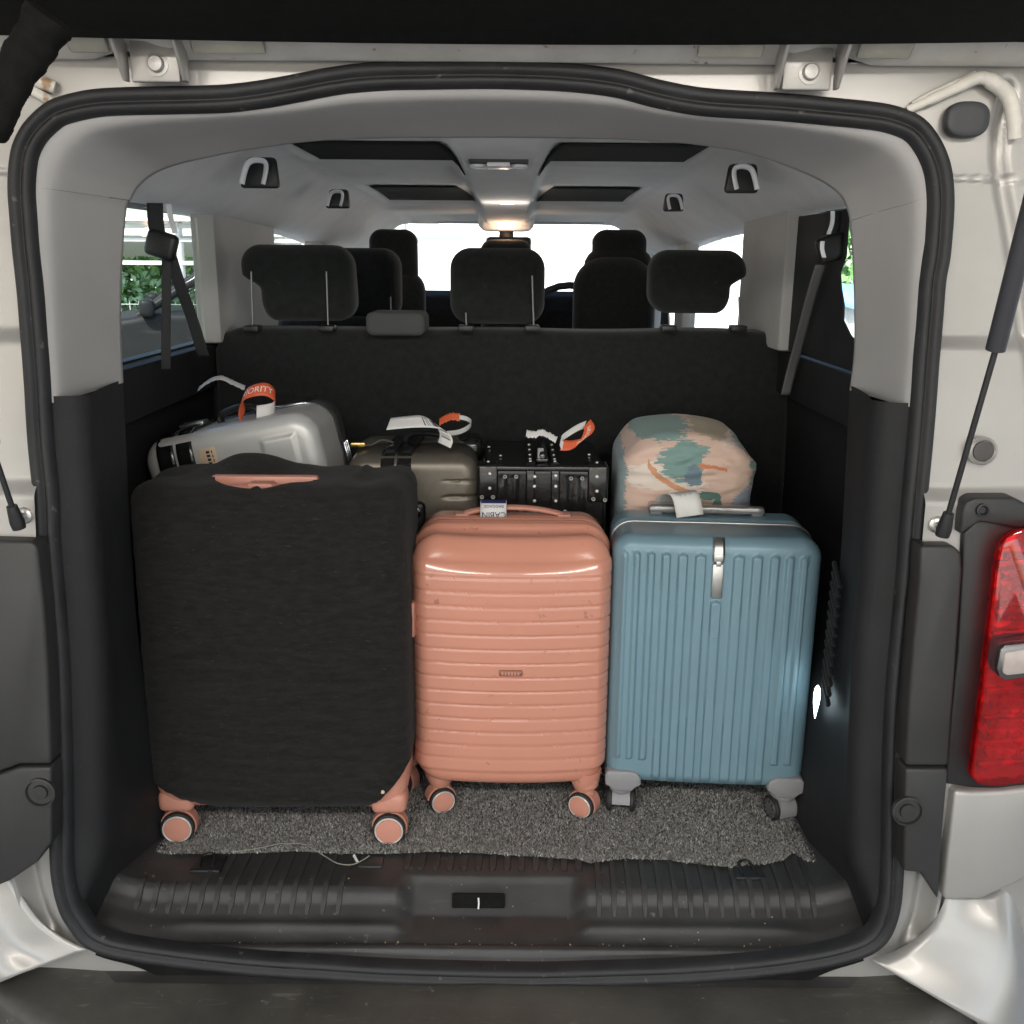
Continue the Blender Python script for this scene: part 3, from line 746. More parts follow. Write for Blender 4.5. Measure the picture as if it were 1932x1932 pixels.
# ---- body shell around the cabin: walls, pillars, roof
def wall_box(name, side, y0, y1, z0, z1, m, s0=0.745, s1=None, bev=0.006):
    s1 = s1 or (0.93 if z0 < 0.5 else 0.825)
    a, b = sorted((X0 + side * s0, X0 + side * s1)); return vp(box(name, (a, y0, z0), (b, y1, z1), m, None, bev))
for sd in (-1, 1):
    c0, c1 = (2.36, 2.95) if sd < 0 else (2.27, 2.70)
    wall_box('body_side', sd, 1.475, 2.9, -0.35, 0.79, paint)
    wall_box('body_side', sd, 2.9, 5.4, -0.35, 0.44, paint)
    wall_box('window_pillar', sd, 1.475, 1.585, 0.876, 1.30, trim_dark, 0.63, 0.72)
    wall_box('window_pillar', sd, c0, c1, 0.876, 1.30, trim_light, 0.66, 0.72, 0.012)
    wall_box('window_pillar', sd, 3.64, 3.82, 0.523, 1.30, trim_light, 0.67, 0.72)
    wall_box('window_pillar', sd, 4.50, 4.62, 0.523, 1.30, trim_light, 0.67, 0.72)
    wall_box('roof_rail', sd, 1.475, 4.6, 1.181, 1.40, trim_dark, 0.692, 0.80)
    wall_box('window_ledge', sd, 1.48, 2.93, 0.77, 0.8735, trim_dark, 0.69, 0.775)
    wall_box('window_ledge', sd, 2.94, 5.2, 0.42, 0.52, trim_dark, 0.69, 0.775)
    for (a, b, m) in ((1.59, c0, glass('quarter_glass', (0.93, 0.965, 0.95), 0.05)), (c1, 3.64, glass('side_glass', (0.96, 0.98, 0.97), 0.04)), (3.82, 4.50, glass('door_glass', (0.96, 0.98, 0.97), 0.04))):
        wall_box('window_pane', sd, a + 0.002, b - 0.002, 0.878 if a < 2 else 0.523, 1.179, m, 0.700, 0.704, 0)
vp(box('roof', (X0 - 0.86, 1.46, 1.375), (X0 + 0.86, 4.65, 1.43), paint, None, 0.01))
# dark shade over most of the right quarter window
shp = [(2.265, 1.178), (1.935, 1.178), (1.93, 1.09), (1.955, 1.06), (1.94, 1.03), (1.915, 1.00), (1.91, 0.97), (1.86, 0.945), (1.80, 0.93), (1.62, 0.90), (1.62, 0.88), (2.265, 0.88)]
vp(prism('window_shade', shp, X0 + 0.684, X0 + 0.690, trim_dark, None, 0.0015, axis='x'))
# front: windscreen surround, dash, bonnet
vp(box('windscreen_header', (X0 - 0.80, 4.56, 1.238), (X0 + 0.80, 4.68, 1.40), liner, None, 0.01))
for sd in (-1, 1):
    vp(tube('windscreen_pillar', [Vector((X0 + sd * 0.70, 4.6, 1.23)), Vector((X0 + sd * 0.78, 5.2, 0.80))], 0.055, trim_light, seg=12))
ws = [[Vector((X0 - 0.75, 4.62, 1.27)), Vector((X0, 4.66, 1.28)), Vector((X0 + 0.75, 4.62, 1.27))], [Vector((X0 - 0.84, 5.3, 0.78)), Vector((X0, 5.42, 0.78)), Vector((X0 + 0.84, 5.3, 0.78))]]
vp(loft('windscreen', ws, glass('windscreen_glass', (0.93, 0.97, 0.95), 0.04)))
D_ = [(4.62, 0.30), (4.62, 0.84), (4.66, 0.91), (4.75, 0.935), (5.05, 0.90), (5.35, 0.78), (5.35, 0.30)]
o = prism('dashboard', D_, X0 - 0.78, X0 + 0.78, felt, None, 0.015, axis='x'); vp(o)
vp(box('bonnet', (X0 - 0.85, 5.36, -0.3), (X0 + 0.85, 6.0, 0.74), paint, None, 0.08, 4))
c = at(1075, 600, 4.35)
vp(tube('steering_wheel', [c + Vector((0.19 * math.cos(a), 0.06 * math.sin(a), 0.17 * math.sin(a) - 0.03)) for a in np.linspace(0, 2 * PI, 24, endpoint=False)], 0.016, blackp, closed=True, seg=10))

# ---- seats
def pad(name, x, y, z0, wd, hg, dp, R, er, m, parent=None, ny=6, tilt=0.0, disp=None):
    prof = [(er + 0.02, y + dp)] + [(er - er * math.sin(a), y + dp - er + er * math.cos(a)) for a in np.linspace(0, PI / 2, 6)] + \
           [(er - er * math.sin(a), y + er - er * math.cos(a)) for a in np.linspace(PI / 2, 0, 6)] + [(er + (min(wd, hg) / 2 - er) * k, y) for k in (0.3, 0.7, 0.97)]
    f = lambda X, Z, Y, d: (x + (disp(X, Z)[0] if disp else 0), tilt * (Z - z0) + (disp(X, Z)[1] if disp else 0), (disp(X, Z)[2] if disp else 0))
    return rr_body(name, wd, hg, R, prof, m, parent, z0, N=96, disp=f)
postm = mat('headrest_post_steel', (0.22, 0.22, 0.22), 0.35, 0.8)
def post(name, u, v0, v1, D, par, r=0.0022):
    o = tube(name, [at(u, v0, D), at(u + (v1 - v0) * 0.03, v1, D)], r, postm, None, seg=8); o.parent = par; return o
bx0, bx1 = at(398, 640, 2.36).x, at(1506, 640, 2.36).x
ztop = at(950, 624, 2.36).z
bench = pad('rear_bench', (bx0 + bx1) / 2, 2.34, 0.20, bx1 - bx0, ztop - 0.20, 0.15, 0.055, 0.03, seatf, None, tilt=0.04,
            disp=lambda X, Z: (0, 0.004 * vnoise((X, 0, Z), 5), 0.006 * vnoise((X, 1, Z), 3.1) * (1 if Z > 0.7 else 0)))
vp(bench); bench['label'] = 'dark cloth backrest of the rear seat bench'
o = pad('armrest_pad', at(746, 612, 2.33).x, 2.325, at(746, 634, 2.33).z, 0.142, 0.056, 0.12, 0.018, 0.012, greyp); o.parent = bench; o.data.materials[0] = mat('grey_cloth', (0.07, 0.073, 0.073), 0.9, bump=0.4, bscale=800)
def headrest(u0, u1, v0, v1, D, parent, R=0.045, hook=0, posts=(), skew=0.0):
    a, b = at(u0, v1, D), at(u1, v0, D); wd, hg = b.x - a.x, b.z - a.z
    def dsp(X, Z):
        t = (Z - a.z) / hg; d = skew * (t - 0.5)
        if hook and X * hook > 0: d -= hook * wd * 0.16 * float(1 - sstep(0.42, 0.62, t))* abs(X) / (wd / 2)
        return (d, 0.012 * t, 0)
    o = pad('headrest', (a.x + b.x) / 2, D, a.z, wd, hg, 0.11, R, 0.035, seatf, None, disp=dsp)
    o.parent = parent
    for (u, va, vb) in posts:
        post('headrest_post', u, va, vb, D - 0.006, parent)
    return o
headrest(455, 662, 462, 606, 2.37, bench, 0.05, hook=-1, posts=((474, 512, 620), (616, 512, 622)), skew=-0.01)
headrest(848, 1030, 468, 612, 2.37, bench, 0.05, posts=((879, 590, 622), (1004, 520, 622)))
headrest(1226, 1418, 472, 592, 2.37, bench, 0.05, hook=1, posts=((1262, 592, 624), (1394, 560, 624)))
for u in (474, 616, 879, 1004, 1262, 1394):
    q = at(u, 619, 2.345); o = box('post_sleeve', (q.x - 0.018, 2.335, q.z - 0.008), (q.x + 0.018, 2.38, q.z + 0.006), blackp, None, 0.003); o.parent = bench
def seat(u0, u1, v0, D, wd2, hv):
    a, b = at(u0, hv, D), at(u1, v0, D)
    s = pad('front_seat', (a.x + b.x) / 2, D, 0.1, wd2, a.z + 0.02 - 0.1, 0.14, 0.08, 0.04, seatf); vp(s)
    h = pad('headrest', (a.x + b.x) / 2, D + 0.01, a.z - 0.05, b.x - a.x, b.z - a.z + 0.05, 0.11, 0.05, 0.035, seatf); h.parent = s
    return s
s2 = pad('middle_seat', at(660, 600, 3.1).x, 3.08, 0.1, 0.50, at(660, 596, 3.1).z - 0.1, 0.14, 0.06, 0.035, seatf); vp(s2)
headrest(560, 752, 468, 606, 3.1, s2, 0.06, posts=((737, 560, 604),))
s3 = seat(695, 784, 432, 3.85, 0.24, 520)
s4 = seat(1120, 1224, 433, 3.85, 0.27, 475)
pad_ = pad('seat_shoulder', at(1160, 560, 3.84).x, 3.80, at(0, 476, 3.84).z - 0.60, 0.32, 0.60, 0.15, 0.12, 0.05, seatf); pad_.parent = s4
s5 = seat(905, 1004, 452, 3.95, 0.20, 500)
# ---- seat belts
def strap(name, pts, wdt, D, parent=None, m=belt, th=0.0016):
    path = [(at(u, v, d), (1, 0.15, 0)) for u, v, d in pts]
    r = Ribbon(path, wdt, 40); o = r.build(name, m, None, th)
    if parent: o.parent = parent
    else: vp(o)
    return o
bl1 = strap('seat_belt', [(314,478,1.95),(314,560,1.95),(313,640,1.95),(313,696,1.93)], 0.018, 1.95)
strap('webbing', [(322,484,1.97),(340,540,2.0),(362,600,2.05),(384,672,2.1)], 0.024, 2, bl1)
strap('webbing', [(292,383,1.93),(294,420,1.93),(300,455,1.94)], 0.030, 2, bl1)
c = at(305, 462, 1.94)
o = box('belt_guide', (-0.030, -0.014, -0.026), (0.030, 0.014, 0.026), blackp, None, 0.011, 3, Matrix.Translation(c) @ Matrix.Rotation(math.radians(18), 4, 'Y')); o.parent = bl1
strap('belt_cover', [(318,385,1.925),(322,410,1.925),(330,440,1.925)], 0.010, 2, bl1, whitep, 0.003)
bl2 = strap('seat_belt', [(1548,500,1.98),(1530,560,2.02),(1512,630,2.08),(1493,700,2.14),(1482,745,2.16)], 0.022, 2)
bl2.data.materials[0] = mat('grey_webbing', (0.13, 0.13, 0.135), 0.7, bump=0.5, bscale=700)
strap('webbing', [(1573,398,1.95),(1572,425,1.95),(1566,450,1.95)], 0.030, 2, bl2)
c = at(1568, 468, 1.955)
o = box('belt_guide', (-0.028, -0.014, -0.026), (0.028, 0.014, 0.026), blackp, None, 0.011, 3, Matrix.Translation(c) @ Matrix.Rotation(math.radians(-18), 4, 'Y')); o.parent = bl2
strap('belt_cover', [(1571,398,1.94),(1570,420,1.94),(1563,442,1.94)], 0.008, 2, bl2, whitep, 0.003)
strap('belt_cover', [(1552,455,1.93),(1551,470,1.93),(1555,486,1.93)], 0.008, 2, bl2, whitep, 0.003)

# ---- tailgate overhead
tg = []
for i in range(41):
    x = X0 - 0.86 + 1.72 * i / 40; s = abs(x - X0)
    cr = 0.012 * (1 - (s / 0.86) ** 2) - 0.02 * float(sstep(0.70, 0.86, s)) * -1
    tg.append([Vector((x, 1.375, 1.371 - cr * 0.8)), Vector((x, 1.366, 1.362 - cr * 0.8)), Vector((x, 1.35, 1.359 - cr)), Vector((x, 1.2, 1.40 - cr)), Vector((x, 0.8, 1.50)), Vector((x, 0.3, 1.66)), Vector((x, 0.24, 1.74)), Vector((x, 0.3, 1.79)), Vector((x, 1.35, 1.44))])
gate = vp(loft('tailgate', tg, felt, closed=True)); gate['label'] = 'dark felt lining of the raised tailgate overhead'
def gch(o): o.parent = gate; return o
# painted tailgate edge between lining and hinges
rows = []
for i in range(121):
    x = X0 - 0.93 + 1.86 * i / 120; s = abs(x - X0)
    hk = math.exp(-((s - 0.475) / 0.040) ** 4)
    z0 = 1.338 + 0.010 * hk; 
    pts = [Vector((x, 1.455, z0 + 0.02)), Vector((x, 1.424, z0 + 0.004)), Vector((x, 1.420, z0)), Vector((x, 1.416, z0 + 0.001)), Vector((x, 1.408, z0 + 0.006)), Vector((x, 1.39, z0 + 0.015)), Vector((x, 1.372, z0 + 0.03)), Vector((x, 1.30, z0 + 0.065)), Vector((x, 1.0, z0 + 0.145))]
    rows.append(pts)
gch(loft('tailgate_edge', rows, paint2))
for (ua, ub) in ((130, 205), (362, 500), (1316, 1440), (1618, 1720)):
    a, b = at(ua, 80, 1.392), at(ub, 80, 1.392)
    bm = bmesh.new(); add_box(bm, (a.x, -0.018, -0.004), (b.x, 0.012, 0.002), 0.004, 2, Matrix.Translation((0, 1.388, 1.352)) @ Matrix.Rotation(math.radians(-45), 4, 'X'))
    gch(bobj('edge_pad', bm, mat('sealant_pad', (0.42, 0.40, 0.34), 0.7, var=0.15, vscale=20)))
gch(box('gate_side', (X0 - 0.96, 0.3, 1.5), (X0 - 0.87, 1.3, 1.6), paint2, None, 0.02))
# hinges
for (u, v) in ((300, 128), (1517, 143)):
    c = at(u, v - 2, 1.415)
    hg = vp(box('hinge', (c.x - 0.033, 1.398, c.z - 0.022), (c.x + 0.033, 1.405, c.z + 0.03), steel if 0 else paint, None, 0.003))
    hg['label'] = 'painted tailgate hinge with a round bolt head'
    for sd in (-1, 1):
        x = c.x + sd * 0.036; tp = [(1.392, c.z - 0.021), (1.407, c.z - 0.021), (1.407, c.z + 0.05), (1.340, c.z + 0.055), (1.345, c.z + 0.035)]
        f = prism('flange', tp, x - 0.0025 + sd * 0.004, x + 0.0025 + sd * 0.004, paint, None, 0.0012, axis='x'); f.parent = hg
    f = box('hinge_arm', (c.x - 0.03, 1.33, c.z + 0.035), (c.x + 0.03, 1.40, c.z + 0.07), paint2, None, 0.004); f.parent = hg
    f = lathe('bolt', [(0.0155, 0), (0.0155, 0.0015), (0.011, 0.002), (0.0105, 0.007), (0.009, 0.0085), (0.0, 0.009)], paint, None, axis=(0, -1, 0.05), loc=(c.x + 0.003, 1.3985, c.z + 0.0), seg=28); f.parent = hg
# ---- weld-sealed drip channels at the top corners
sealant = mat('seam_sealant', (0.66, 0.63, 0.57), 0.45, var=0.1, vscale=40, bump=0.5, bscale=60, dist=0.003, speck=((0.35, 0.22, 0.12), 30, 0.66))
vp(tube('seam_sealer', [ats(1712, 208, -0.004), ats(1745, 193, -0.010), ats(1800, 168, -0.010), ats(1848, 147, -0.010), ats(1880, 160, -0.011), ats(1903, 182, -0.011), ats(1912, 220, -0.010), ats(1914, 262, -0.008)],
        [0.006] * 6 + [0.0075] * 8 + [0.0085] * 8 + [0.0105] * 14 + [0.0095] * 4, sealant, samples=40, seg=12))
vp(tube('seam_sealer', [ats(1722, 199, 0.0), ats(1760, 178, -0.006), ats(1805, 158, -0.006), ats(1840, 142, -0.004)], 0.006, sealant, samples=24, seg=10))
vp(tube('seam_sealer', [ats(100, 193, -0.002), ats(70, 176, -0.008), ats(30, 155, -0.010), ats(-20, 130, -0.010)], 0.007, sealant, samples=24, seg=10))
vp(tube('seam_sealer', [ats(104, 165, -0.004), ats(70, 152, -0.010), ats(35, 134, -0.012), ats(0, 120, -0.010)], 0.0085, sealant, samples=24, seg=10))
c = ats(1821, 227, -0.004)
pts = [(0.030 * math.copysign(abs(math.cos(a)) ** 0.75, math.cos(a)), 0.0235 * math.copysign(abs(math.sin(a)) ** 0.75, math.sin(a))) for a in np.linspace(0, 2 * PI, 48, endpoint=False)]
rows = [[c + Vector((x * k, 0, 0)) + ZP * (z * k) + NP * h for x, z in pts] for k, h in ((1.0, -0.002), (1.0, 0.006), (0.97, 0.010), (0.9, 0.012), (0.6, 0.0115), (0.3, 0.012), (0.01, 0.012))]
gm_ = vp(loft('rubber_grommet', rows, mat('grommet_rubber', (0.045, 0.045, 0.05), 0.55, var=0.1, vscale=30), closed=True))
c = ats(1853, 851, -0.020)
vp(lathe('body_plug', [(0.021, -0.004), (0.021, 0.003), (0.0175, 0.006), (0.0155, 0.004), (0.0150, 0.002)], paint, axis=NP, loc=c, seg=32))
vp(lathe('body_plug', [(0.0150, 0.0), (0.0145, 0.0045), (0.012, 0.0055), (0.0, 0.0045)], mat('plug_rubber', (0.07, 0.065, 0.065), 0.6), axis=NP, loc=c, seg=32))
# ---- gas struts
def strut(ub, vb, rod, cyl, side):
    b = ats(ub, vb, -0.036)
    s = vp(tube('gas_strut', rod, 0.0042, blackp, seg=12)); s['label'] = 'black gas strut holding the tailgate up'
    k = tube('cylinder', cyl, 0.0125, mat('strut_sleeve', (0.035, 0.035, 0.042), 0.45), None, seg=20); k.parent = s
    k = lathe('ball_stud', [(0.0125, -0.006), (0.0125, 0.001), (0.010, 0.003), (0.006, 0.004), (0.006, 0.016), (0, 0.016)], steel, None, axis=NP, loc=b - NP * 0.006, seg=24); k.parent = s
    e = rod[0]; d = (rod[1] - rod[0]).normalized()
    k = tube('ball_socket', [e - d * 0.016, e - d * 0.006, e + d * 0.02], [0.0095, 0.0105, 0.0075], blackp, None, seg=14); k.parent = s
    return s
e = at(1783, 992, 1.318)
strut(1772, 992, [e, at(1880, 655, 1.28)], [at(1878, 660, 1.28), at(1934, 440, 1.24), at(2010, 150, 1.19)], 1)
e = at(30, 978, 1.34)
strut(40, 975, [e, at(-20, 830, 1.32)], [at(-18, 836, 1.32), at(-70, 600, 1.28), at(-130, 300, 1.22)], -1)
# frayed loom sleeve hanging at the upper left corner
R_ = [0.027 - 0.010 * (i / 69) + 0.0030 * vnoise((i * 0.13, 0, 0), 1.0) + 0.0011 * vnoise((i * 0.9, 3, 0), 1.0) for i in range(70)]
vp(tube('loom_sleeve', [at(95, 30, 1.19), at(70, 75, 1.19), at(40, 120, 1.18), at(15, 170, 1.17), at(-8, 235, 1.16), at(-14, 248, 1.16)], R_, felt, samples=70, seg=24))

# ================================================================== LUGGAGE
def local(px, o):
    """photo point (u, v, depth) in the local frame of a thing"""
    bpy.context.view_layer.update()
    return o.matrix_world.inverted() @ at(*px)
def wheel(parent, x, y, yaw, r, hubm, ringm, twin=0.031, th=0.012, tyrem=tyre, forkm=None, top=0.075, spoke=False):
    ax = Vector((math.sin(yaw), -math.cos(yaw), 0)); lat = Vector((math.cos(yaw), math.sin(yaw), 0)); c = Vector((x, y, r))
    for sgn in (1, -1):
        a = ax * sgn; o = c + a * (twin / 2 - th / 2)
        wl = lathe('wheel', [(r * 0.60, 0), (r * 0.92, 0), (r * 0.985, 0.0015), (r, 0.004), (r, th - 0.004), (r * 0.985, th - 0.0015), (r * 0.93, th), (r * 0.6, th)], tyrem, parent, axis=a, loc=o)
        lathe('rim_ring', [(r * 0.86, 0.001), (r * 0.86, th + 0.0012), (r * 0.83, th + 0.002), (r * 0.77, th + 0.0015), (r * 0.76, th * 0.5)], ringm, wl, axis=a, loc=o)
        lathe('hub_cap', [(r * 0.775, 0.001), (r * 0.775, th + 0.0004), (r * 0.74, th + 0.0022), (r * 0.4, th + 0.0030), (0, th + 0.0032)], hubm, wl, axis=a, loc=o)
        if spoke:
            for k in range(10):
                g = 2 * PI * k / 10; e1 = Vector((0, 0, 1)); e2 = lat
                p = o + a * (th + 0.003) + (e1 * math.cos(g) + e2 * math.sin(g)) * r * 0.5
                tube('spoke_slot', [p, p + (e1 * math.cos(g) + e2 * math.sin(g)) * r * 0.16], 0.0016, tyrem, wl, seg=6)
    f = forkm or hubm
    # fork: rounded guard over the twin wheels, swivel and socket
    g = [];  hw = twin / 2 - th * 0.52
    for i in range(15):
        an = math.radians(-25 + 200 * i / 14)
        for rr in (r * 1.10, r * 0.55): pass
        g.append((math.cos(an), math.sin(an)))
    rows = []
    for sg in (-hw, hw):
        rows.append([c + ax * sg + (lat * cx + Vector((0, 0, 1)) * cz) * r * 1.08 for cx, cz in g]); 
    rows2 = [[c + ax * (-hw) + (lat * cx + Vector((0, 0, 1)) * cz) * r * 0.4 for cx, cz in g]] + rows + [[c + ax * hw + (lat * cx + Vector((0, 0, 1)) * cz) * r * 0.4 for cx, cz in g]]
    loft('wheel_fork', rows2, f, parent, closed=True, angle=40)
    lathe('swivel', [(0.0125, r * 1.0), (0.0135, r * 1.6), (0.015, top - 0.006), (0.021, top - 0.004), (0.022, top + 0.012)], f, parent, axis=(0, 0, 1), loc=(x + lat.x * 0.006, y + lat.y * 0.006, 0))
def belt_strip(name, parent, pts, wd, m, th=0.003, wv=(1, 0, 0), n=48):
    rb = Ribbon([(Vector(p), wv) for p in pts], wd, n); return rb.build(name, m, parent, th)

# ---- 1. large case in a black stretch cover
A = empty('covered_suitcase', (-0.432, 1.603, 0.0), (math.radians(-2.0), 0, math.radians(0)))
tag(A, 'large suitcase in a black stretch cover, pink shell and wheels showing at its corners', 'suitcase')
AW, AH, AZ, AD = 0.490, 0.622, 0.074, 0.25
def cov_disp(x, z, y, d):
    zz = z
    cutL = AZ + 0.062 * max(0, (-x - 0.105) / 0.14) ** 1.35 if x < -0.105 else 0
    cutR = AZ + 0.100 * max(0, (x - 0.150) / 0.095) ** 1.5 if x > 0.150 else 0
    zz = max(z, cutL, cutR)
    front = max(0.0, 1 - y / 0.09)
    wr = 0.0012 * math.sin(z * 205 + 2.2 * math.sin(x * 7) + 3 * vnoise((x, 0, z), 6)) * (0.35 + 0.65 * float(sstep(0.35, 0.1, z) if 0 else 1 - sstep(0.08, 0.5, z))) + 0.003 * vnoise((x, y, z), 7) + 0.0016 * vnoise((x * 0.4, y, z), 38)
    for cxs, sg in ((-0.235, 1), (0.235, -1)):
        rr_ = math.hypot(x - cxs, z - (AZ + 0.05)); an_ = math.atan2(z - AZ - 0.02, sg * (x - cxs) + 1e-6)
        wr += 0.0024 * math.sin(an_ * 17) * math.exp(-rr_ / 0.10) * min(1, rr_ / 0.03)
    eq = max(abs(x + 0.012) - 0.095, abs(z - (AZ + AH - 0.064)) - 0.014)
    wr += 0.0022 * math.exp(-(eq / 0.004) ** 2) + 0.0012 * float(1 - sstep(-0.004, 0.004, eq))
    dy = (-wr - 0.012 * (1 - (2 * x / AW) ** 2)) * front
    sx = math.copysign(0.0028 * vnoise((0, y * 2, z), 13, 3) + 0.0018 * vnoise((0, y * 2, z), 40, 5), x) * float(sstep(0.15, 0.24, abs(x)))
    top = float(sstep(AZ + AH - 0.05, AZ + AH - 0.005, z))
    hump = 0.036 * math.exp(-((x + 0.055) / 0.075) ** 2) * math.exp(-((y - 0.145) / 0.04) ** 2)
    hump += 0.007 * vnoise((x, y, 2), 15) + 0.010 * math.exp(-((x - 0.155) / 0.012) ** 2) * math.exp(-((y - 0.16) / 0.03) ** 2)
    ls = -0.012 * float(sstep(0.6, 0.3, z)) if 0 else 0.0
    return (sx, dy, (zz - z) + top * hump)
prof = [(0.2, AD)] + [(0.030 - 0.030 * math.sin(a), AD - 0.030 + 0.030 * math.cos(a)) for a in np.linspace(0, PI / 2, 6)] + [(0.0, y) for y in np.linspace(AD - 0.05, 0.05, 14)] + edge_prof(0.0, 0.034, AW / 2 - 0.002, 7, 44)
cv = rr_body('fabric_cover', AW, AH, 0.032, prof, cover, A, AZ, N=420, disp=cov_disp)
# handle opening cut through the cover
cut_pts = [(-0.104 + 0.178 * t, 0.006 + 0.050 * abs(2 * t - 1) ** 3.5) for t in np.linspace(0, 1, 19)]
cut_pts[9] = (cut_pts[9][0], 0.015)
cut_pts += [(0.074, 0.072), (0.0, 0.078), (-0.104, 0.072)]
ct = prism('cutter', cut_pts, AZ + AH - 0.075, AZ + AH + 0.1, cover, A, axis='z')
md = cv.modifiers.new('slot', 'BOOLEAN'); md.object = ct; md.operation = 'DIFFERENCE'; md.solver = 'EXACT'
dg = bpy.context.evaluated_depsgraph_get(); me = bpy.data.meshes.new_from_object(cv.evaluated_get(dg)); cv.modifiers.clear(); cv.data = me
bpy.data.objects.remove(ct, do_unlink=True)
# the pink body that shows in the slot and at the corners
sh = rr_body('shell', AW - 0.012, AH - 0.030, 0.05, [(0.2, AD - 0.008), (0.02, AD - 0.008), (0.0, AD - 0.03), (0.0, 0.04), (0.006, 0.018), (0.02, 0.008), (0.2, 0.008)], pinkm, A, AZ - 0.004, N=160)
pk = box('carry_handle_pocket', (-0.112, 0.066, AZ + AH - 0.060), (0.082, 0.086, AZ + AH + 0.006), pinkm, A, 0.006)
pts = [Vector((-0.098, 0.052, AZ + AH - 0.022)), Vector((-0.07, 0.043, AZ + AH - 0.015)), Vector((-0.015, 0.040, AZ + AH - 0.013)), Vector((0.04, 0.043, AZ + AH - 0.015)), Vector((0.068, 0.052, AZ + AH - 0.022))]
tube('carry_handle', pts, (0.014, 0.010), pinkm, A, samples=24, seg=14, flat=(0, 1, 0))
box('handle_grip', (-0.038, 0.030, AZ + AH - 0.018), (0.008, 0.062, AZ + AH - 0.001), pinkm, A, 0.005)
box('side_handle', (AW / 2 - 0.004, 0.08, 0.39), (AW / 2 + 0.006, 0.13, 0.46), pinkm, A, 0.005)
for x, y, yw in ((-0.200, 0.030, 0.10), (0.203, 0.030, 0.02), (-0.205, 0.215, 0.6), (0.208, 0.215, -0.5)):
    wheel(A, x, y, yw, 0.0315, pinkm, ringw, twin=0.036, th=0.013, top=0.082)
    bm = bmesh.new(); add_box(bm, (x - 0.034, y - 0.022, 0.062), (x + 0.034, y + 0.036, 0.105), 0.014, 3); bobj('wheel_housing', bm, pinkm, A)
o = lathe('snag', [(0.0, 0.0), (0.004, 0.0005), (0.003, 0.001), (0, 0.001)], mat('lint', (0.6, 0.5, 0.35), 0.8), A, axis=(0, -1, 0), loc=(0.195, -0.0040, 0.118), seg=7)

# ---- 2. pink ribbed cabin case
B = empty('pink_suitcase', (0.0, 1.705, 0.0), (0, 0, math.radians(0.0)))
tag(B, 'pink glossy cabin suitcase with horizontal ribs, standing between the black cover and blue case', 'suitcase')
BW, BH, BZ, BD = 0.374, 0.505, 0.078, 0.225
RIB0, RIBP = BZ + 0.036, 0.0284
def pk_disp(x, z, y, d):
    t = (z - RIB0) / RIBP; n = math.floor(t); f = t - n
    on = 1.0 if -0.02 < t < 15.0 else 0.0
    rib_ = (0.0026 * (1 - (2 * f - 1) ** 10) + 0.0010 * (1 - f)) * on
    if n == 7 and on: rib_ *= 1.0
    front = float(1 - sstep(0.035, 0.075, y))
    hx = x / (BW / 2)
    bow = 0.020 * (1 - min(1, abs(hx)) ** 2.2) * float(1 - sstep(0.01, 0.06, y)) 
    topl = float(sstep(BZ + BH - 0.075, BZ + BH - 0.01, z))
    fl = 0.015 * topl * float(1 - sstep(0.0, 0.06, y))
    dy = -rib_ * front * float(sstep(0.003, 0.02, d)) - bow * (1 - 0.6 * topl) + fl
    dx = math.copysign(rib_ * 0.9 * float(1 - sstep(0.06, 0.09, y)) * float(sstep(0.13, 0.17, abs(x))), x)
    return (dx, dy, -0.006 * (1 - hx * hx) * topl if y < 0.09 else 0)
prof = [(0.15, BD)] + [(0.030 - 0.030 * math.sin(a), BD - 0.030 + 0.030 * math.cos(a)) for a in np.linspace(0, PI / 2, 6)] + \
    [(0.0, 0.165), (0.0, 0.150), (0.0055, 0.148), (0.0055, 0.1435), (-0.001, 0.142), (-0.0035, 0.137), (-0.001, 0.132), (0.0055, 0.130), (0.0055, 0.122), (-0.001, 0.120), (-0.0040, 0.115), (-0.001, 0.110), (0.0060, 0.108), (0.0060, 0.098),
     (-0.001, 0.096), (-0.0065, 0.090), (-0.001, 0.084), (0.0075, 0.081), (0.0085, 0.074)] + edge_prof(0.0, 0.030, BW / 2 - 0.002, 10, 48)
rr_body('shell', BW, BH, 0.052, [(d, y) for d, y in prof], pinkg, B, BZ, N=560, disp=pk_disp)
# carry handle across the top
hx0, hx1 = -0.100, 0.104
tube('carry_handle', [Vector((hx0, 0.165, BZ + BH - 0.004)), Vector((hx0 + 0.008, 0.165, BZ + BH + 0.004)), Vector((-0.05, 0.165, BZ + BH + 0.013)), Vector((0.0, 0.165, BZ + BH + 0.016)), Vector((0.05, 0.165, BZ + BH + 0.013)), Vector((hx1 - 0.006, 0.165, BZ + BH + 0.003)), Vector((hx1, 0.165, BZ + BH - 0.004))], (0.011, 0.0055), pinkm, B, samples=40, seg=14, flat=(0, 1, 0))
for xx in (hx0, hx1): box('handle_mount', (xx - 0.014, 0.15, BZ + BH - 0.006), (xx + 0.014, 0.18, BZ + BH + 0.005), pinkm, B, 0.003)
zb = RIB0 + RIBP * 7.42
bd = box('badge', (-0.022, -0.0285, zb - 0.0055), (0.022, -0.022, zb + 0.0055), mat('badge_metal', (0.30, 0.15, 0.11), 0.35, 0.4), B, 0.002)
for k in range(6):
    box('badge_mark', (-0.0175 + k * 0.006, -0.0295, zb - 0.0032), (-0.0175 + k * 0.006 + 0.0038, -0.0280, zb + 0.0032), pinkm, bd, 0.0012)
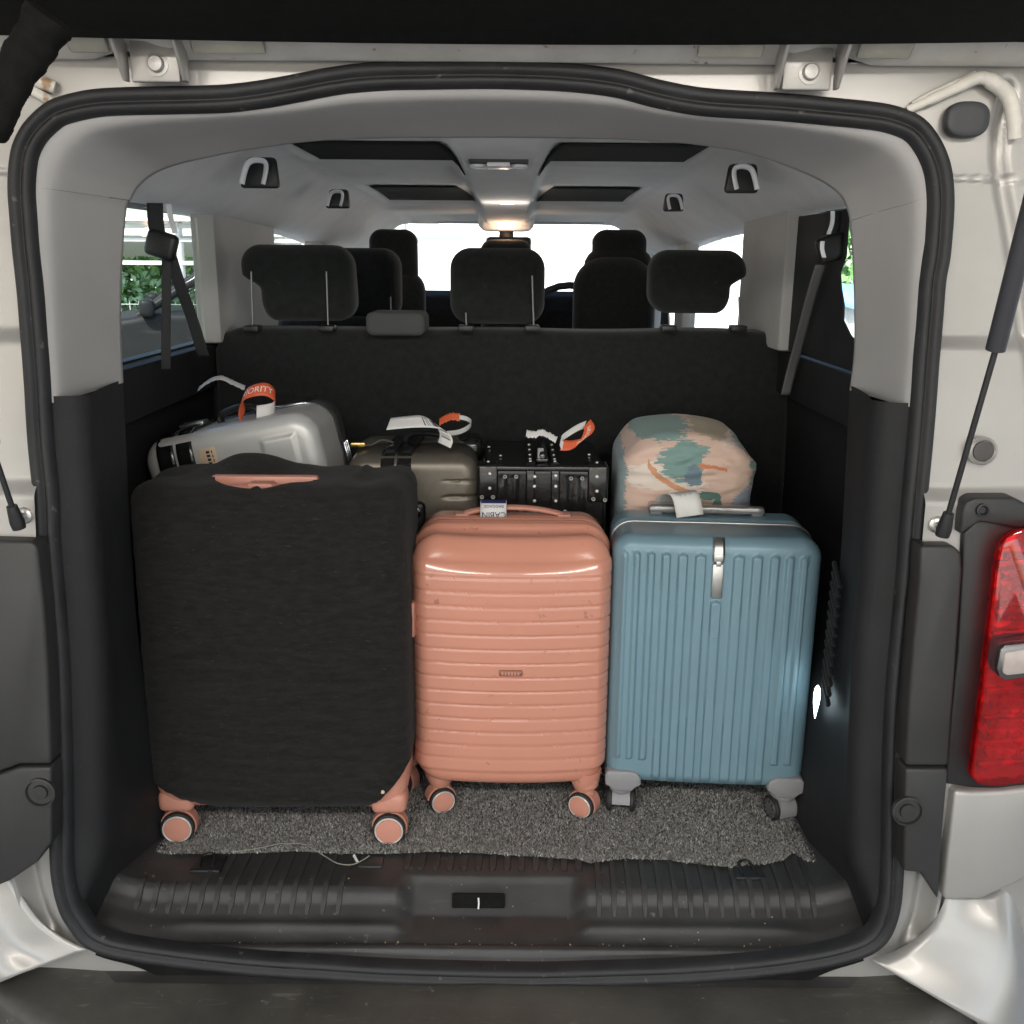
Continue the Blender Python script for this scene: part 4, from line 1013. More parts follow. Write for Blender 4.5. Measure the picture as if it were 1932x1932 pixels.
for x, y, yw in ((-0.141, 0.035, 0.36), (0.150, 0.020, -0.50), (-0.148, 0.18, 1.1), (0.150, 0.18, -1.0)):
    wheel(B, x, y, yw, 0.0275, pinkm, ringw, twin=0.036, th=0.011, top=0.072)
    lathe('wheel_housing', [(0.017, 0.050), (0.023, 0.060), (0.030, 0.078), (0.032, 0.10)], pinkg, B, loc=(x, y + 0.004, 0))

# ---- 3. blue cabin case with vertical ribs
Cc = empty('blue_suitcase', (0.383, 1.708, 0.0), (0, 0, math.radians(-4.0)))
tag(Cc, 'slate blue cabin suitcase with vertical ribs and a silver front latch', 'suitcase')
CW, CH, CZ, CDp = 0.388, 0.512, 0.072, 0.225
RX = [-0.172, -0.149, -0.123, -0.0955, -0.065, -0.0325, 0.0, 0.0375, 0.071, 0.103, 0.131, 0.157]
RW = [0.009, 0.010, 0.012, 0.014, 0.016, 0.018, 0.018, 0.018, 0.017, 0.015, 0.013, 0.012]
def bl_disp(x, z, y, d):
    h = 0.0
    if y < 0.05:
        k = min(range(12), key=lambda q: abs(x - RX[q]))
        for k, rx, rw in ((k, RX[k], RW[k]),):
            dx = abs(x - rx)
            if dx < rw:
                e = float(1 - sstep(rw * 0.5 - 0.0010, rw * 0.5 + 0.0010, dx))
                zt = CZ + CH - (0.026 if k != 6 else 0.116); zb_ = CZ + (0.055 if k in (0, 1, 2, 10, 11) else 0.008)
                e *= float(1 - sstep(zt - 0.006, zt, z + 0.4 * dx)) * float(sstep(zb_, zb_ + 0.006, z))
                h = max(h, e)
        # pocket round the latch
        if abs(x) < 0.0125 and z > CZ + CH - 0.118: h = max(h, -0.6 * float(1 - sstep(0.0105, 0.012, abs(x))))
    return (0, -0.0078 * h * float(sstep(0.006, 0.03, d)) - 0.006 * (1 - (2 * x / CW) ** 2) * float(1 - sstep(0.01, 0.06, y)), 0)
prof = [(0.15, CDp)] + [(0.030 - 0.030 * math.sin(a), CDp - 0.030 + 0.030 * math.cos(a)) for a in np.linspace(0, PI / 2, 6)] + [(0.0, 0.15), (0.0, 0.128), (0.004, 0.126), (0.004, 0.112), (0.0, 0.110)] + edge_prof(0.0, 0.028, CW / 2 - 0.002, 12, 76)
rr_body('shell', CW, CH, 0.040, prof, bluem, Cc, CZ, N=1400, disp=bl_disp)
# grey zip band and bright piping round the waist
rr_body('zip_band', CW - 0.004, CH - 0.004, 0.039, [(0.004, 0.127), (0.0, 0.127), (-0.001, 0.119), (0.0, 0.111), (0.004, 0.111)], mat('zip_grey', (0.20, 0.20, 0.205), 0.6, bump=0.5, bscale=1200), Cc, CZ + 0.002, N=200)
ol = rr_outline(CW / 2, CH / 2, 0.04, -0.0008, 160)
tube('piping', [Vector((x, 0.107, z + CZ + CH / 2)) for x, z in ol], 0.0026, steel, Cc, seg=8, closed=True)
# latch
zt = CZ + CH
lat = box('latch', (-0.0102, -0.0135, zt - 0.112), (0.0102, -0.0035, zt - 0.046), steel, Cc, 0.002)
box('latch_cap', (-0.0108, -0.0140, zt - 0.044), (0.0108, 0.004, zt - 0.026), steel, lat, 0.004, 3)
box('latch_hook', (-0.0045, -0.0145, zt - 0.050), (0.0045, -0.0070, zt - 0.040), steel, lat, 0.001)
belt_strip('latch_tongue', lat, [(0, -0.0120, zt - 0.032), (0, -0.0095, zt - 0.020), (0, -0.003, zt - 0.009), (0, 0.008, zt - 0.001)], 0.021, steel, 0.003, n=16)
# handle still in its plastic film
film = glass('plastic_film', (0.90, 0.89, 0.88), 0.16, 0.2)
box('carry_handle', (-0.118, 0.165, zt + 0.004), (0.112, 0.190, zt + 0.017), greyp, Cc, 0.005, 3)
for xx in (-0.104, 0.098): box('handle_mount', (xx - 0.012, 0.168, zt - 0.004), (xx + 0.012, 0.188, zt + 0.008), greyp, Cc, 0.003)
bm = bmesh.new()
add_box(bm, (-0.120, 0.160, zt + 0.001), (0.114, 0.195, zt + 0.021), 0.006, 3)
bmesh.ops.subdivide_edges(bm, edges=[e for e in bm.edges if abs(e.verts[0].co.x - e.verts[1].co.x) > 0.1], cuts=26)
for v in bm.verts: v.co += Vector((0, 0.0016 * vnoise(v.co, 60, 1), 0.0022 * vnoise(v.co, 55)))
bobj('plastic_wrap', bm, film, Cc)
# grey corner feet and wheels
for sx, yw in ((-1, 1.53), (1, -1.18)):
    x = sx * (CW / 2 - 0.034)
    bm = bmesh.new()
    pts = [(-0.034, 0.0), (-0.034, 0.024), (-0.028, 0.031), (0.018, 0.031), (0.030, 0.027), (0.036, 0.017), (0.038, 0.002), (0.026, -0.004), (0.020, -0.013), (-0.018, -0.013), (-0.024, -0.005)]
    f0 = [bm.verts.new((x - sx * a * 1.0, -0.0100, CZ + b)) for a, b in pts]; f1 = [bm.verts.new((x - sx * a, 0.075, CZ + b)) for a, b in pts]
    bm.faces.new(f0); bm.faces.new(f1[::-1])
    for i in range(len(pts)): bm.faces.new((f0[i], f0[(i + 1) % len(pts)], f1[(i + 1) % len(pts)], f1[i]))
    bmesh.ops.recalc_face_normals(bm, faces=bm.faces)
    bmesh.ops.bevel(bm, geom=[e for e in bm.edges if e.calc_face_angle(0) > 0.25], offset=0.005, segments=3, profile=0.5, affect='EDGES')
    bobj('wheel_housing', bm, greyp, Cc)
    wheel(Cc, x, 0.020, yw, 0.0255, mat('wheel_grey', (0.09, 0.085, 0.085), 0.5), tyre, twin=0.044, th=0.008, forkm=greyp, top=0.056, spoke=True)
    lathe('swivel_neck', [(0.019, 0.046), (0.024, 0.052), (0.026, 0.064)], greyp, Cc, loc=(x, 0.020, 0))
    wheel(Cc, x, 0.18, yw * 0.7, 0.0255, mat('wheel_grey', (0.09, 0.085, 0.085), 0.5), tyre, twin=0.044, th=0.008, forkm=greyp, top=0.075)

# ---- 4. silver case at the back left, leaning
Dd = empty('silver_suitcase', (-0.425, 1.905, 0.0), (0, math.radians(-12), math.radians(-3)))
tag(Dd, 'silver hard suitcase with black belt behind the black covered case', 'suitcase')
DW, DH, DZ, DDp = 0.37, 0.715, 0.05, 0.26
def sv_disp(x, z, y, d):
    q = max(abs(x - 0.105) / 0.036, abs(z - (DZ + DH - 0.075)) / 0.036)
    bl_ = 0.006 * float(1 - sstep(0.85, 1.05, q))
    return (0, -bl_ * float(1 - sstep(0.03, 0.07, y)), 0)
prof = [(0.0, 0.165)] + [(0.0, 0.15)] + edge_prof(0.0, 0.032, DW / 2 - 0.002, 10, 40)
rr_body('front_shell', DW, DH, 0.052, prof, silverc, Dd, DZ, N=420, disp=sv_disp)
rr_body('back_shell', DW + 0.004, DH + 0.004, 0.054, [(0.1, DDp)] + [(0.05 - 0.05 * math.sin(a), DDp - 0.05 + 0.05 * math.cos(a)) for a in np.linspace(0, PI / 2, 8)] + [(0.0, 0.175), (0.004, 0.168), (0.02, 0.167)], silverd, Dd, DZ - 0.002, N=240)
for sx in (-0.112,):
    for dx, wd_ in ((-0.018, 0.036), (0.023, 0.034)):
        x = sx + dx; T = DZ + DH
        belt_strip('luggage_belt', Dd, [(x, -0.0030, DZ + 0.2), (x, -0.0035, T - 0.10), (x, -0.0035, T - 0.050), (x, 0.008, T - 0.014), (x, 0.045, T + 0.0035), (x, 0.10, T + 0.004), (x, 0.18, T + 0.006), (x, 0.235, T - 0.004)], wd_, blackv, 0.004)
T = DZ + DH
box('belt_buckle', (-0.125, 0.085, T + 0.006), (-0.070, 0.120, T + 0.014), steel, Dd, 0.003)
box('telescopic_pocket', (0.060, 0.150, T - 0.05), (0.150, 0.262, T + 0.0045), blackp, Dd, 0.02, 3)
tube('pocket_rim', [Vector((0.060, 0.170, T + 0.004)), Vector((0.075, 0.150, T + 0.005)), Vector((0.13, 0.150, T + 0.003)), Vector((0.150, 0.165, T - 0.004))], 0.003, chrome, Dd, samples=16, seg=8)
tube('carry_handle', [Vector((-0.045, 0.12, T)), Vector((-0.040, 0.12, T + 0.016)), Vector((0.0, 0.12, T + 0.024)), Vector((0.035, 0.12, T + 0.016)), Vector((0.040, 0.12, T))], (0.013, 0.007), blackp, Dd, samples=24, seg=12, flat=(0, 1, 0))
for k in range(3): box('vent_rib', (DW / 2 - 0.002, 0.18 + k * 0.014, T - 0.17), (DW / 2 + 0.005, 0.185 + k * 0.014, T - 0.10), chrome, Dd, 0.002)
stk = box('price_sticker', (-0.062, -0.0015, T - 0.088), (-0.026, 0.004, T - 0.034), mat('beige_sticker', (0.62, 0.47, 0.33), 0.6, var=0.06, vscale=60), Dd, 0.001)
for k in range(6): box('printed_digit', (-0.046, -0.0022, T - 0.084 + k * 0.0078), (-0.039, -0.0012, T - 0.084 + k * 0.0078 + 0.0052), ink, stk)
for k in range(5): box('printed_line', (-0.035, -0.0022, T - 0.082 + k * 0.009), (-0.033, -0.0012, T - 0.076 + k * 0.009), ink, stk)

# ---- 5. bronze case
E = empty('bronze_suitcase', (-0.207, 1.955, 0.0), (0, 0, math.radians(3)))
tag(E, 'bronze textured suitcase with black belts between silver case and black trunk', 'suitcase')
EW, EH, EZ, EDp = 0.278, 0.635, 0.05, 0.27
def br_disp(x, z, y, d):
    g = 0.0
    if x > 0.055:
        tt = (EZ + EH - 0.052 - z) / 0.036
        if 0 < tt < 8: g = 0.006 * (1 - float(sstep(0.03, 0.12, abs(tt - round(tt))))) * float(sstep(0.055, 0.085, x))
    return (-g * 0.6 if x > 0.1 else 0, g * float(1 - sstep(0.05, 0.1, y)), 0)
prof = [(0.1, EDp)] + [(0.04 - 0.04 * math.sin(a), EDp - 0.04 + 0.04 * math.cos(a)) for a in np.linspace(0, PI / 2, 8)] + [(0.0, 0.17), (0.004, 0.166), (0.004, 0.150), (0.0, 0.146)] + edge_prof(0.0, 0.032, EW / 2 - 0.002, 10, 40)
rr_body('shell', EW, EH, 0.044, prof, bronze, E, EZ, N=420, disp=br_disp)
T = EZ + EH
for dx, wd_ in ((-0.052, 0.028), (-0.018, 0.030)):
    belt_strip('luggage_belt', E, [(dx, -0.003, EZ + 0.2), (dx, -0.0035, T - 0.10), (dx, -0.0035, T - 0.045), (dx, 0.008, T - 0.013), (dx + 0.004, 0.045, T + 0.004), (dx + 0.012, 0.12, T + 0.005), (dx + 0.02, 0.2, T + 0.005), (dx + 0.022, 0.25, T - 0.006)], wd_, blackv, 0.004)
box('belt_slider', (-0.072, -0.0085, T - 0.075), (-0.032, -0.002, T - 0.060), steel, E, 0.003)
sdp = box('side_grip', (-0.012, -0.012, T - 0.215), (0.026, 0.0, T - 0.095), blackp, E, 0.012, 3)
lathe('grip_button', [(0.011, 0), (0.0105, 0.004), (0.006, 0.006), (0, 0.0065)], blackv, sdp, axis=(0, -1, 0), loc=(0.007, -0.0115, T - 0.118), seg=20)
for k in range(4):
    for sx in (-1, 1): lathe('grip_stud', [(0.0014, 0), (0.001, 0.001), (0, 0.0012)], steel, sdp, axis=(0, -1, 0), loc=(0.007 + sx * 0.014, -0.0118, T - 0.15 - k * 0.014), seg=8)
tube('carry_handle', [Vector((-0.02, 0.14, T)), Vector((-0.015, 0.14, T + 0.018)), Vector((0.02, 0.14, T + 0.024)), Vector((0.055, 0.14, T + 0.018)), Vector((0.06, 0.14, T))], (0.013, 0.007), blackp, E, samples=24, seg=12, flat=(0, 1, 0))
box('corner_guard', (EW / 2 - 0.05, 0.165, T - 0.05), (EW / 2 + 0.012, 0.26, T + 0.006), blackv, E, 0.02, 3)
tube('padlock_cord', [Vector((-0.045, 0.10, T + 0.010)), Vector((-0.07, 0.095, T + 0.016)), Vector((-0.09, 0.085, T + 0.008)), Vector((-0.105, 0.08, T + 0.008))], 0.002, steel, E, samples=16, seg=6)
box('name_charm', (-0.135, 0.074, T + 0.004), (-0.104, 0.084, T + 0.014), brass, E, 0.002)

# ---- 6. black trunk with rivets
Ft = empty('black_trunk_case', (0.064, 1.965, 0.0))
tag(Ft, 'glossy black vinyl trunk case studded with silver rivets, behind the pink case', 'suitcase')
FW, FT, FDp = 0.268, 0.662, 0.31
def tr_disp(x, z, y, d):
    g = 0.0
    if y < 0.02 and z < FT - 0.02:
        for cx in (-0.082, -0.058, 0.058, 0.082): g += 0.004 * math.exp(-((x - cx) / 0.005) ** 2)
    return (0.0012 * vnoise((x, y, z), 20), g + 0.0015 * vnoise((x, y, z), 17), 0.0018 * vnoise((x, y, z), 18, 2))
rr_body('case_body', FW, FT - 0.04, 0.012, [(0.1, FDp), (0.01, FDp), (0.0, FDp - 0.01)] + [(0, y) for y in np.linspace(FDp - 0.04, 0.03, 8)] + edge_prof(0.0, 0.012, FW / 2 - 0.002, 6, 40), blackv, Ft, 0.04, N=300, disp=tr_disp)
for cx in (-0.026, 0.026):
    belt_strip('strap_band', Ft, [(cx, -0.0030, 0.15), (cx, -0.0035, FT - 0.06), (cx, -0.0030, FT - 0.014), (cx, 0.006, FT + 0.0005), (cx, 0.03, FT + 0.0035), (cx, 0.15, FT + 0.0035), (cx, 0.29, FT + 0.003)], 0.019, blackv, 0.004)
for sx in (-1, 1):
    box('corner_guard', (sx * (FW / 2 - 0.019) - 0.022, -0.004, FT - 0.075), (sx * (FW / 2 - 0.019) + 0.022, 0.05, FT + 0.004), blackv, Ft, 0.006, 3)
box('edge_rail', (-FW / 2 + 0.03, -0.003, FT - 0.010), (FW / 2 - 0.03, 0.012, FT + 0.0025), blackv, Ft, 0.004, 3)
def z2p(zx, zy): return (849 + zx * 0.3662, 736 + zy * 0.3662)
riv = [(205,430),(205,505),(435,495),(545,495),(435,570),(545,570),(757,445),(757,520),(437,445),(545,440)]
ring = [(165,550),(222,550),(283,447),(341,447),(623,456),(682,456),(738,560),(798,565),(365,620),(593,627)]
first = None
for zx, zy in riv:
    p = local((*z2p(zx, zy), 1.961), Ft)
    o = lathe('rivet', [(0.0036, 0), (0.0034, 0.0016), (0.0022, 0.0028), (0, 0.0032)], rivm, Ft, axis=(0, -1, 0), loc=(p.x, -0.005 if abs(abs(p.x) - 0.026) < 0.012 or abs(p.x) > 0.1 else -0.001, p.z), seg=14)
for zx, zy in ring:
    p = local((*z2p(zx, zy), 1.963), Ft)
    lathe('eyelet', [(0.0042, 0), (0.0042, 0.0012), (0.0034, 0.0018), (0.0024, 0.0012), (0.0022, 0.0), (0, 0)], rivm, Ft, axis=(0, -1, 0), loc=(p.x, -0.0045 if abs(p.x) > 0.1 else -0.0008, p.z), seg=14)
for cx in (-0.026, 0.026):
    for yy in (0.03, 0.055, 0.10, 0.16, 0.22):
        lathe('rivet', [(0.0032, 0), (0.003, 0.0016), (0.002, 0.0024), (0, 0.0028)], rivm, Ft, axis=(0, 0, 1), loc=(cx, yy, FT + 0.005), seg=12)
for (x, y) in ((-0.115, 0.03), (-0.09, 0.10), (0.115, 0.03), (0.105, 0.12), (-0.118, 0.20)):
    lathe('rivet', [(0.0032, 0), (0.003, 0.0016), (0.002, 0.0024), (0, 0.0028)], rivm, Ft, axis=(0, 0, 1), loc=(x, y, FT + 0.0025 if y > 0.04 else FT + 0.0035), seg=12)
box('handle_plate', (-0.013, 0.04, FT), (0.013, 0.20, FT + 0.009), blackv, Ft, 0.003)
tube('carry_handle', [Vector((0, 0.05, FT + 0.006)), Vector((0, 0.06, FT + 0.024)), Vector((0, 0.12, FT + 0.032)), Vector((0, 0.18, FT + 0.022)), Vector((0, 0.19, FT + 0.006))], (0.010, 0.006), blackv, Ft, samples=24, seg=12, flat=(1, 0, 0))
bz = belt_strip('handle_clip', Ft, [(-0.004, 0.045, FT + 0.004), (-0.004, 0.050, FT + 0.018), (-0.004, 0.052, FT + 0.030)], 0.013, greyp, 0.003, n=10)

# ---- 7. case in a printed cover
fl = bpy.data.materials.new('painted_print_cloth'); fl.use_nodes = True; t = fl.node_tree; N = t.nodes; L = t.links
p = N['Principled BSDF']; p.inputs['Roughness'].default_value = 0.75; p.inputs['Sheen Weight'].default_value = 0.15
tc = N.new('ShaderNodeTexCoord'); sp = N.new('ShaderNodeSeparateXYZ'); L.new(tc.outputs['Object'], sp.inputs[0])
def mth(op, a, b=None, c=None):
    n = N.new('ShaderNodeMath'); n.operation = op
    for i, q in enumerate((a, b, c)):
        if q is None: continue
        if hasattr(q, 'links') or hasattr(q, 'is_output'): L.new(q, n.inputs[i])
        else: n.inputs[i].default_value = q
    return n.outputs[0]
X, Y, Z = sp.outputs
def nz(scale, st=(1, 1, 1), det=5, ro=0.6, dist_=0.0):
    mp = N.new('ShaderNodeMapping'); mp.inputs['Scale'].default_value = st; L.new(tc.outputs['Object'], mp.inputs[0])
    n = N.new('ShaderNodeTexNoise'); n.inputs['Scale'].default_value = scale; n.inputs['Detail'].default_value = det; n.inputs['Roughness'].default_value = ro; n.inputs['Distortion'].default_value = dist_
    L.new(mp.outputs[0], n.inputs[0]); return n.outputs['Fac']
brush = mth('MULTIPLY_ADD', nz(38, (0.5, 0.5, 2.0)), 0.13, -0.065)
dry = mth('MULTIPLY_ADD', nz(150, (0.3, 0.3, 2.6)), 0.13, -0.065)
edge = mth('ADD', brush, dry)
def blob(cx, cz, rx, rz, cut=None):
    a = mth('DIVIDE', mth('SUBTRACT', X, cx), rx); b = mth('DIVIDE', mth('SUBTRACT', Z, cz), rz)
    r = mth('SQRT', mth('ADD', mth('MULTIPLY', a, a), mth('MULTIPLY', b, b)))
    return mth('LESS_THAN', mth('ADD', r, mth('MULTIPLY', edge, 9.0)), 1.0)
def stroke(cx, cz, r0, wdt, x0, x1, above):
    a = mth('SUBTRACT', X, cx); b = mth('SUBTRACT', Z, cz)
    r = mth('SQRT', mth('ADD', mth('MULTIPLY', a, a), mth('MULTIPLY', b, b)))
    q = mth('LESS_THAN', mth('ABSOLUTE', mth('SUBTRACT', mth('ADD', r, mth('MULTIPLY', edge, 0.08)), r0)), wdt)
    q = mth('MULTIPLY', q, mth('GREATER_THAN', X, x0)); q = mth('MULTIPLY', q, mth('LESS_THAN', X, x1))
    return mth('MULTIPLY', q, mth('LESS_THAN' if not above else 'GREATER_THAN', Z, cz))
col = None
def layer(mask, c):
    global col
    mx = N.new('ShaderNodeMix'); mx.data_type = 'RGBA'; L.new(mask, mx.inputs[0])
    if col is None: mx.inputs[6].default_value = (0.66, 0.47, 0.39, 1)
    else: L.new(col, mx.inputs[6])
    mx.inputs[7].default_value = (*c, 1); col = mx.outputs[2]
GT = 0.735   # top of the cover
layer(blob(-0.03, GT - 0.09, 0.10, 0.035), (0.72, 0.63, 0.56))
layer(blob(0.10, GT - 0.07, 0.05, 0.06), (0.71, 0.60, 0.53))
layer(blob(0.155, GT - 0.03, 0.055, 0.09), (0.20, 0.32, 0.30))
layer(blob(0.135, GT - 0.16, 0.045, 0.05), (0.26, 0.31, 0.37))
layer(blob(-0.15, GT - 0.10, 0.022, 0.16), (0.24, 0.32, 0.34))
layer(blob(-0.005, GT - 0.055, 0.055, 0.042), (0.19, 0.31, 0.29))
layer(blob(0.012, GT - 0.088, 0.022, 0.022), (0.15, 0.22, 0.27))
layer(mth('MULTIPLY', mth('GREATER_THAN', X, 0.026), blob(0.08, GT - 0.075, 0.058, 0.05)), (0.65, 0.47, 0.38))
layer(blob(-0.07, GT + 0.005, 0.075, 0.024), (0.21, 0.32, 0.30))
layer(blob(0.06, GT + 0.002, 0.045, 0.016), (0.42, 0.34, 0.23))
layer(stroke(0.035, GT + 0.02, 0.145, 0.0055, -0.085, 0.02, False), (0.62, 0.30, 0.17))
layer(stroke(0.02, GT - 0.25, 0.185, 0.0035, 0.02, 0.08, True), (0.60, 0.22, 0.11))
layer(blob(0.045, GT - 0.128, 0.022, 0.010), (0.10, 0.20, 0.17))
layer(blob(0.062, GT - 0.148, 0.010, 0.022), (0.10, 0.20, 0.17))
layer(stroke(-0.2, GT - 0.25, 0.09, 0.004, -0.15, -0.09, True), (0.13, 0.23, 0.19))
L.new(col, p.inputs['Base Color'])
bmp = N.new('ShaderNodeBump'); bmp.inputs['Strength'].default_value = 0.35; bmp.inputs['Distance'].default_value = 0.001; L.new(nz(1500), bmp.inputs['Height']); L.new(bmp.outputs[0], p.inputs['Normal'])
G = empty('printed_cover_suitcase', (0.366, 1.962, 0.0), (0, 0, math.radians(-2)))
tag(G, 'suitcase in a peach and teal painted print cover behind the blue case', 'suitcase')
GW, GZ, GDp = 0.288, 0.08, 0.25
def fl_disp(x, z, y, d):
    top = float(sstep(GT - 0.09, GT, z))
    arch = -0.040 * abs(2 * x / GW) ** 2.6 * top
    fold = 0.0075 * vnoise((x * 0.5, y, z * 2.2), 26, 4) + 0.0020 * vnoise((x * 0.6, y, z * 3), 60, 9)
    sag = 0.004 * math.sin(z * 150 + 30 * (x - 0.03) ** 2 * 40) * math.exp(-((z - (GT - 0.06)) / 0.03) ** 2) * float(1 - sstep(0.02, 0.09, abs(x - 0.03)))
    front = float(1 - sstep(0.03, 0.09, y))
    return (0.003 * vnoise((x, y, z), 15, 2) + (0.004 if x > 0.12 else 0) * math.sin(z * 40), (fold + sag) * front - 0.012 * (1 - (2 * x / GW) ** 2) * front * (1 - 0.4 * top), arch + 0.006 * vnoise((x, y, 1), 12, 5) * top + (0.010 * float(sstep(0.05, 0.2, y)) * top))
prof = [(0.1, GDp)] + [(0.045 - 0.045 * math.sin(a), GDp - 0.045 + 0.045 * math.cos(a)) for a in np.linspace(0, PI / 2, 8)] + [(0, y) for y in np.linspace(GDp - 0.06, 0.06, 16)] + edge_prof(0.0, 0.045, GW / 2 - 0.002, 9, 40)
rr_body('printed_cover', GW, GT - GZ, 0.055, prof, fl, G, GZ, N=420, disp=fl_disp)

# ================================================================== LUGGAGE TAGS
def barcode_mat(name, base, s0, s1, along=True, freq=120):
    m = bpy.data.materials.new(name); m.use_nodes = True; t = m.node_tree; N = t.nodes; L = t.links; p = N['Principled BSDF']; p.inputs['Roughness'].default_value = 0.55
    uv = N.new('ShaderNodeUVMap'); se = N.new('ShaderNodeSeparateXYZ'); L.new(uv.outputs[0], se.inputs[0])
    def mt(op, a, b):
        n = N.new('ShaderNodeMath'); n.operation = op
        for i, q in enumerate((a, b)):
            if isinstance(q, (int, float)): n.inputs[i].default_value = q
            else: L.new(q, n.inputs[i])
        return n.outputs[0]
    a = se.outputs[0 if along else 1]; b = se.outputs[1 if along else 0]
    wn = N.new('ShaderNodeTexWhiteNoise'); wn.noise_dimensions = '1D'; L.new(mt('FLOOR', mt('MULTIPLY', a, freq), 0), wn.inputs['W'])
    k = mt('GREATER_THAN', wn.outputs['Value'], 0.5)
    k = mt('MULTIPLY', k, mt('GREATER_THAN', a, s0)); k = mt('MULTIPLY', k, mt('LESS_THAN', a, s1)); k = mt('MULTIPLY', k, mt('GREATER_THAN', b, 0.16)); k = mt('MULTIPLY', k, mt('LESS_THAN', b, 0.86))
    mx = N.new('ShaderNodeMix'); mx.data_type = 'RGBA'; L.new(k, mx.inputs[0]); mx.inputs[6].default_value = (*base, 1); mx.inputs[7].default_value = (0.06, 0.06, 0.065, 1)
    L.new(mx.outputs[2], p.inputs['Base Color']); return m
def rb(path, wd, n=60): return Ribbon([(at(*q[:3]), q[3]) for q in path], wd, n)
# 1 orange priority tag on the silver case
up_ = (0.1, 0.75, 0.65)
r1 = rb([(458,786,2.00,(0.3,0.5,0.8)),(455,764,1.99,(0.25,0.5,0.8)),(462,745,1.985,(0.2,0.6,0.8)),(482,736,1.98,(0.1,0.6,0.8)),(503,735,1.985,(0,0.6,0.8)),(518,745,2.0,(-0.1,0.6,0.8)),(519,757,2.02,(-0.1,0.5,0.8))], 0.030)
t1 = r1.build('luggage_tag', orange); tag(t1, 'orange priority tag looped on the handle of the silver suitcase', 'luggage tag')
text_on(r1, 'PRIORITY', 0.019, 0.50, 0.5, inkwhite, t1, flip=1, off=0.0009); text_on(r1, 'PRIORITY', 0.019, 0.50, 0.5, inkwhite, t1, flip=-1, off=-0.0009)
r = rb([(519,757,2.02,(0,0.3,0.9)),(517,770,2.0,(0,0.2,1)),(505,775,1.985,(0,0.2,1)),(484,778,1.975,(0,0.3,1))], 0.028, 30); r.build('paper_back', paper, t1)
r = rb([(462,732,1.995,(0,0.8,0.5)),(440,722,2.0,(0,0.8,0.5)),(420,713,2.0,(0,0.8,0.5)),(405,714,2.0,(0,0.8,0.5)),(390,722,1.995,(0,0.8,0.5)),(374,734,1.99,(0,0.8,0.5))], 0.014, 40); r.build('paper_tail', mat('grey_paper', (0.42, 0.42, 0.42), 0.5, var=0.1, vscale=80), t1, torn=0.1)
# 2 white barcode tag on the bronze case
r2 = rb([(733,800,2.00,(0.2,0.7,0.6)),(760,797,2.00,(0.1,0.7,0.6)),(795,795,2.0,(0,0.7,0.6)),(820,800,2.0,(-0.4,0.6,0.6)),(836,812,1.995,(-0.6,0.5,0.4)),(842,826,1.99,(-0.8,0.4,0.3)),(838,840,1.985,(-0.8,0.4,0.3))], 0.033)
t2 = r2.build('luggage_tag', barcode_mat('barcode_paper', (0.66, 0.65, 0.63), 0.47, 0.93)); tag(t2, 'white barcode tag with an orange loop on the bronze suitcase', 'luggage tag')
r = rb([(843,818,2.0,(0,0.4,0.9)),(866,815,2.03,(0,0.4,0.9)),(884,806,2.06,(0,0.3,0.9)),(889,797,2.09,(0,0.2,1)),(880,790,2.11,(0,0.5,0.9)),(866,787,2.12,(0,0.6,0.8))], 0.011, 40); r.build('paper_loop', paper, t2)
r = rb([(868,787,2.12,(0,0.6,0.8)),(852,786,2.12,(0,0.7,0.7)),(840,790,2.12,(0,0.7,0.7)),(829,796,2.11,(0,0.7,0.7))], 0.020, 30); r.build('orange_band', orange, t2, torn=0.08)
# 3 orange tag on the black trunk
r3 = rb([(1060,840,2.02,(0.3,0.5,0.7)),(1078,840,2.02,(0.3,0.6,0.7)),(1096,833,2.03,(0.5,0.5,0.6)),(1108,820,2.04,(0.8,0.4,0.3)),(1112,808,2.05,(0.9,0.3,0.2)),(1107,799,2.06,(0.6,0.4,0.6))], 0.026)
t3 = r3.build('luggage_tag', orange); tag(t3, 'curled orange and white tag on the handle of the black trunk', 'luggage tag')
text_on(r3, 'PRIORITY', 0.013, 0.62, 0.5, inkwhite, t3, flip=1, off=0.0009); text_on(r3, 'PRIORITY', 0.013, 0.62, 0.5, inkwhite, t3, flip=-1, off=-0.0009)
r = rb([(1062,842,2.015,(0.2,0.6,0.7)),(1058,830,2.03,(0.2,0.6,0.7)),(1072,818,2.05,(0.2,0.6,0.7)),(1088,808,2.06,(0.2,0.6,0.7)),(1104,801,2.07,(0.3,0.5,0.7))], 0.020, 40); r.build('paper_back', paper, t3)
r = rb([(1050,830,2.03,(0.3,0.6,0.7)),(1036,822,2.03,(0.1,0.6,0.7)),(1022,816,2.03,(0,0.6,0.7)),(1008,820,2.03,(0,0.6,0.7)),(993,818,2.03,(0.1,0.6,0.7))], 0.016, 40); r.build('paper_tail', paper, t3, torn=0.15)
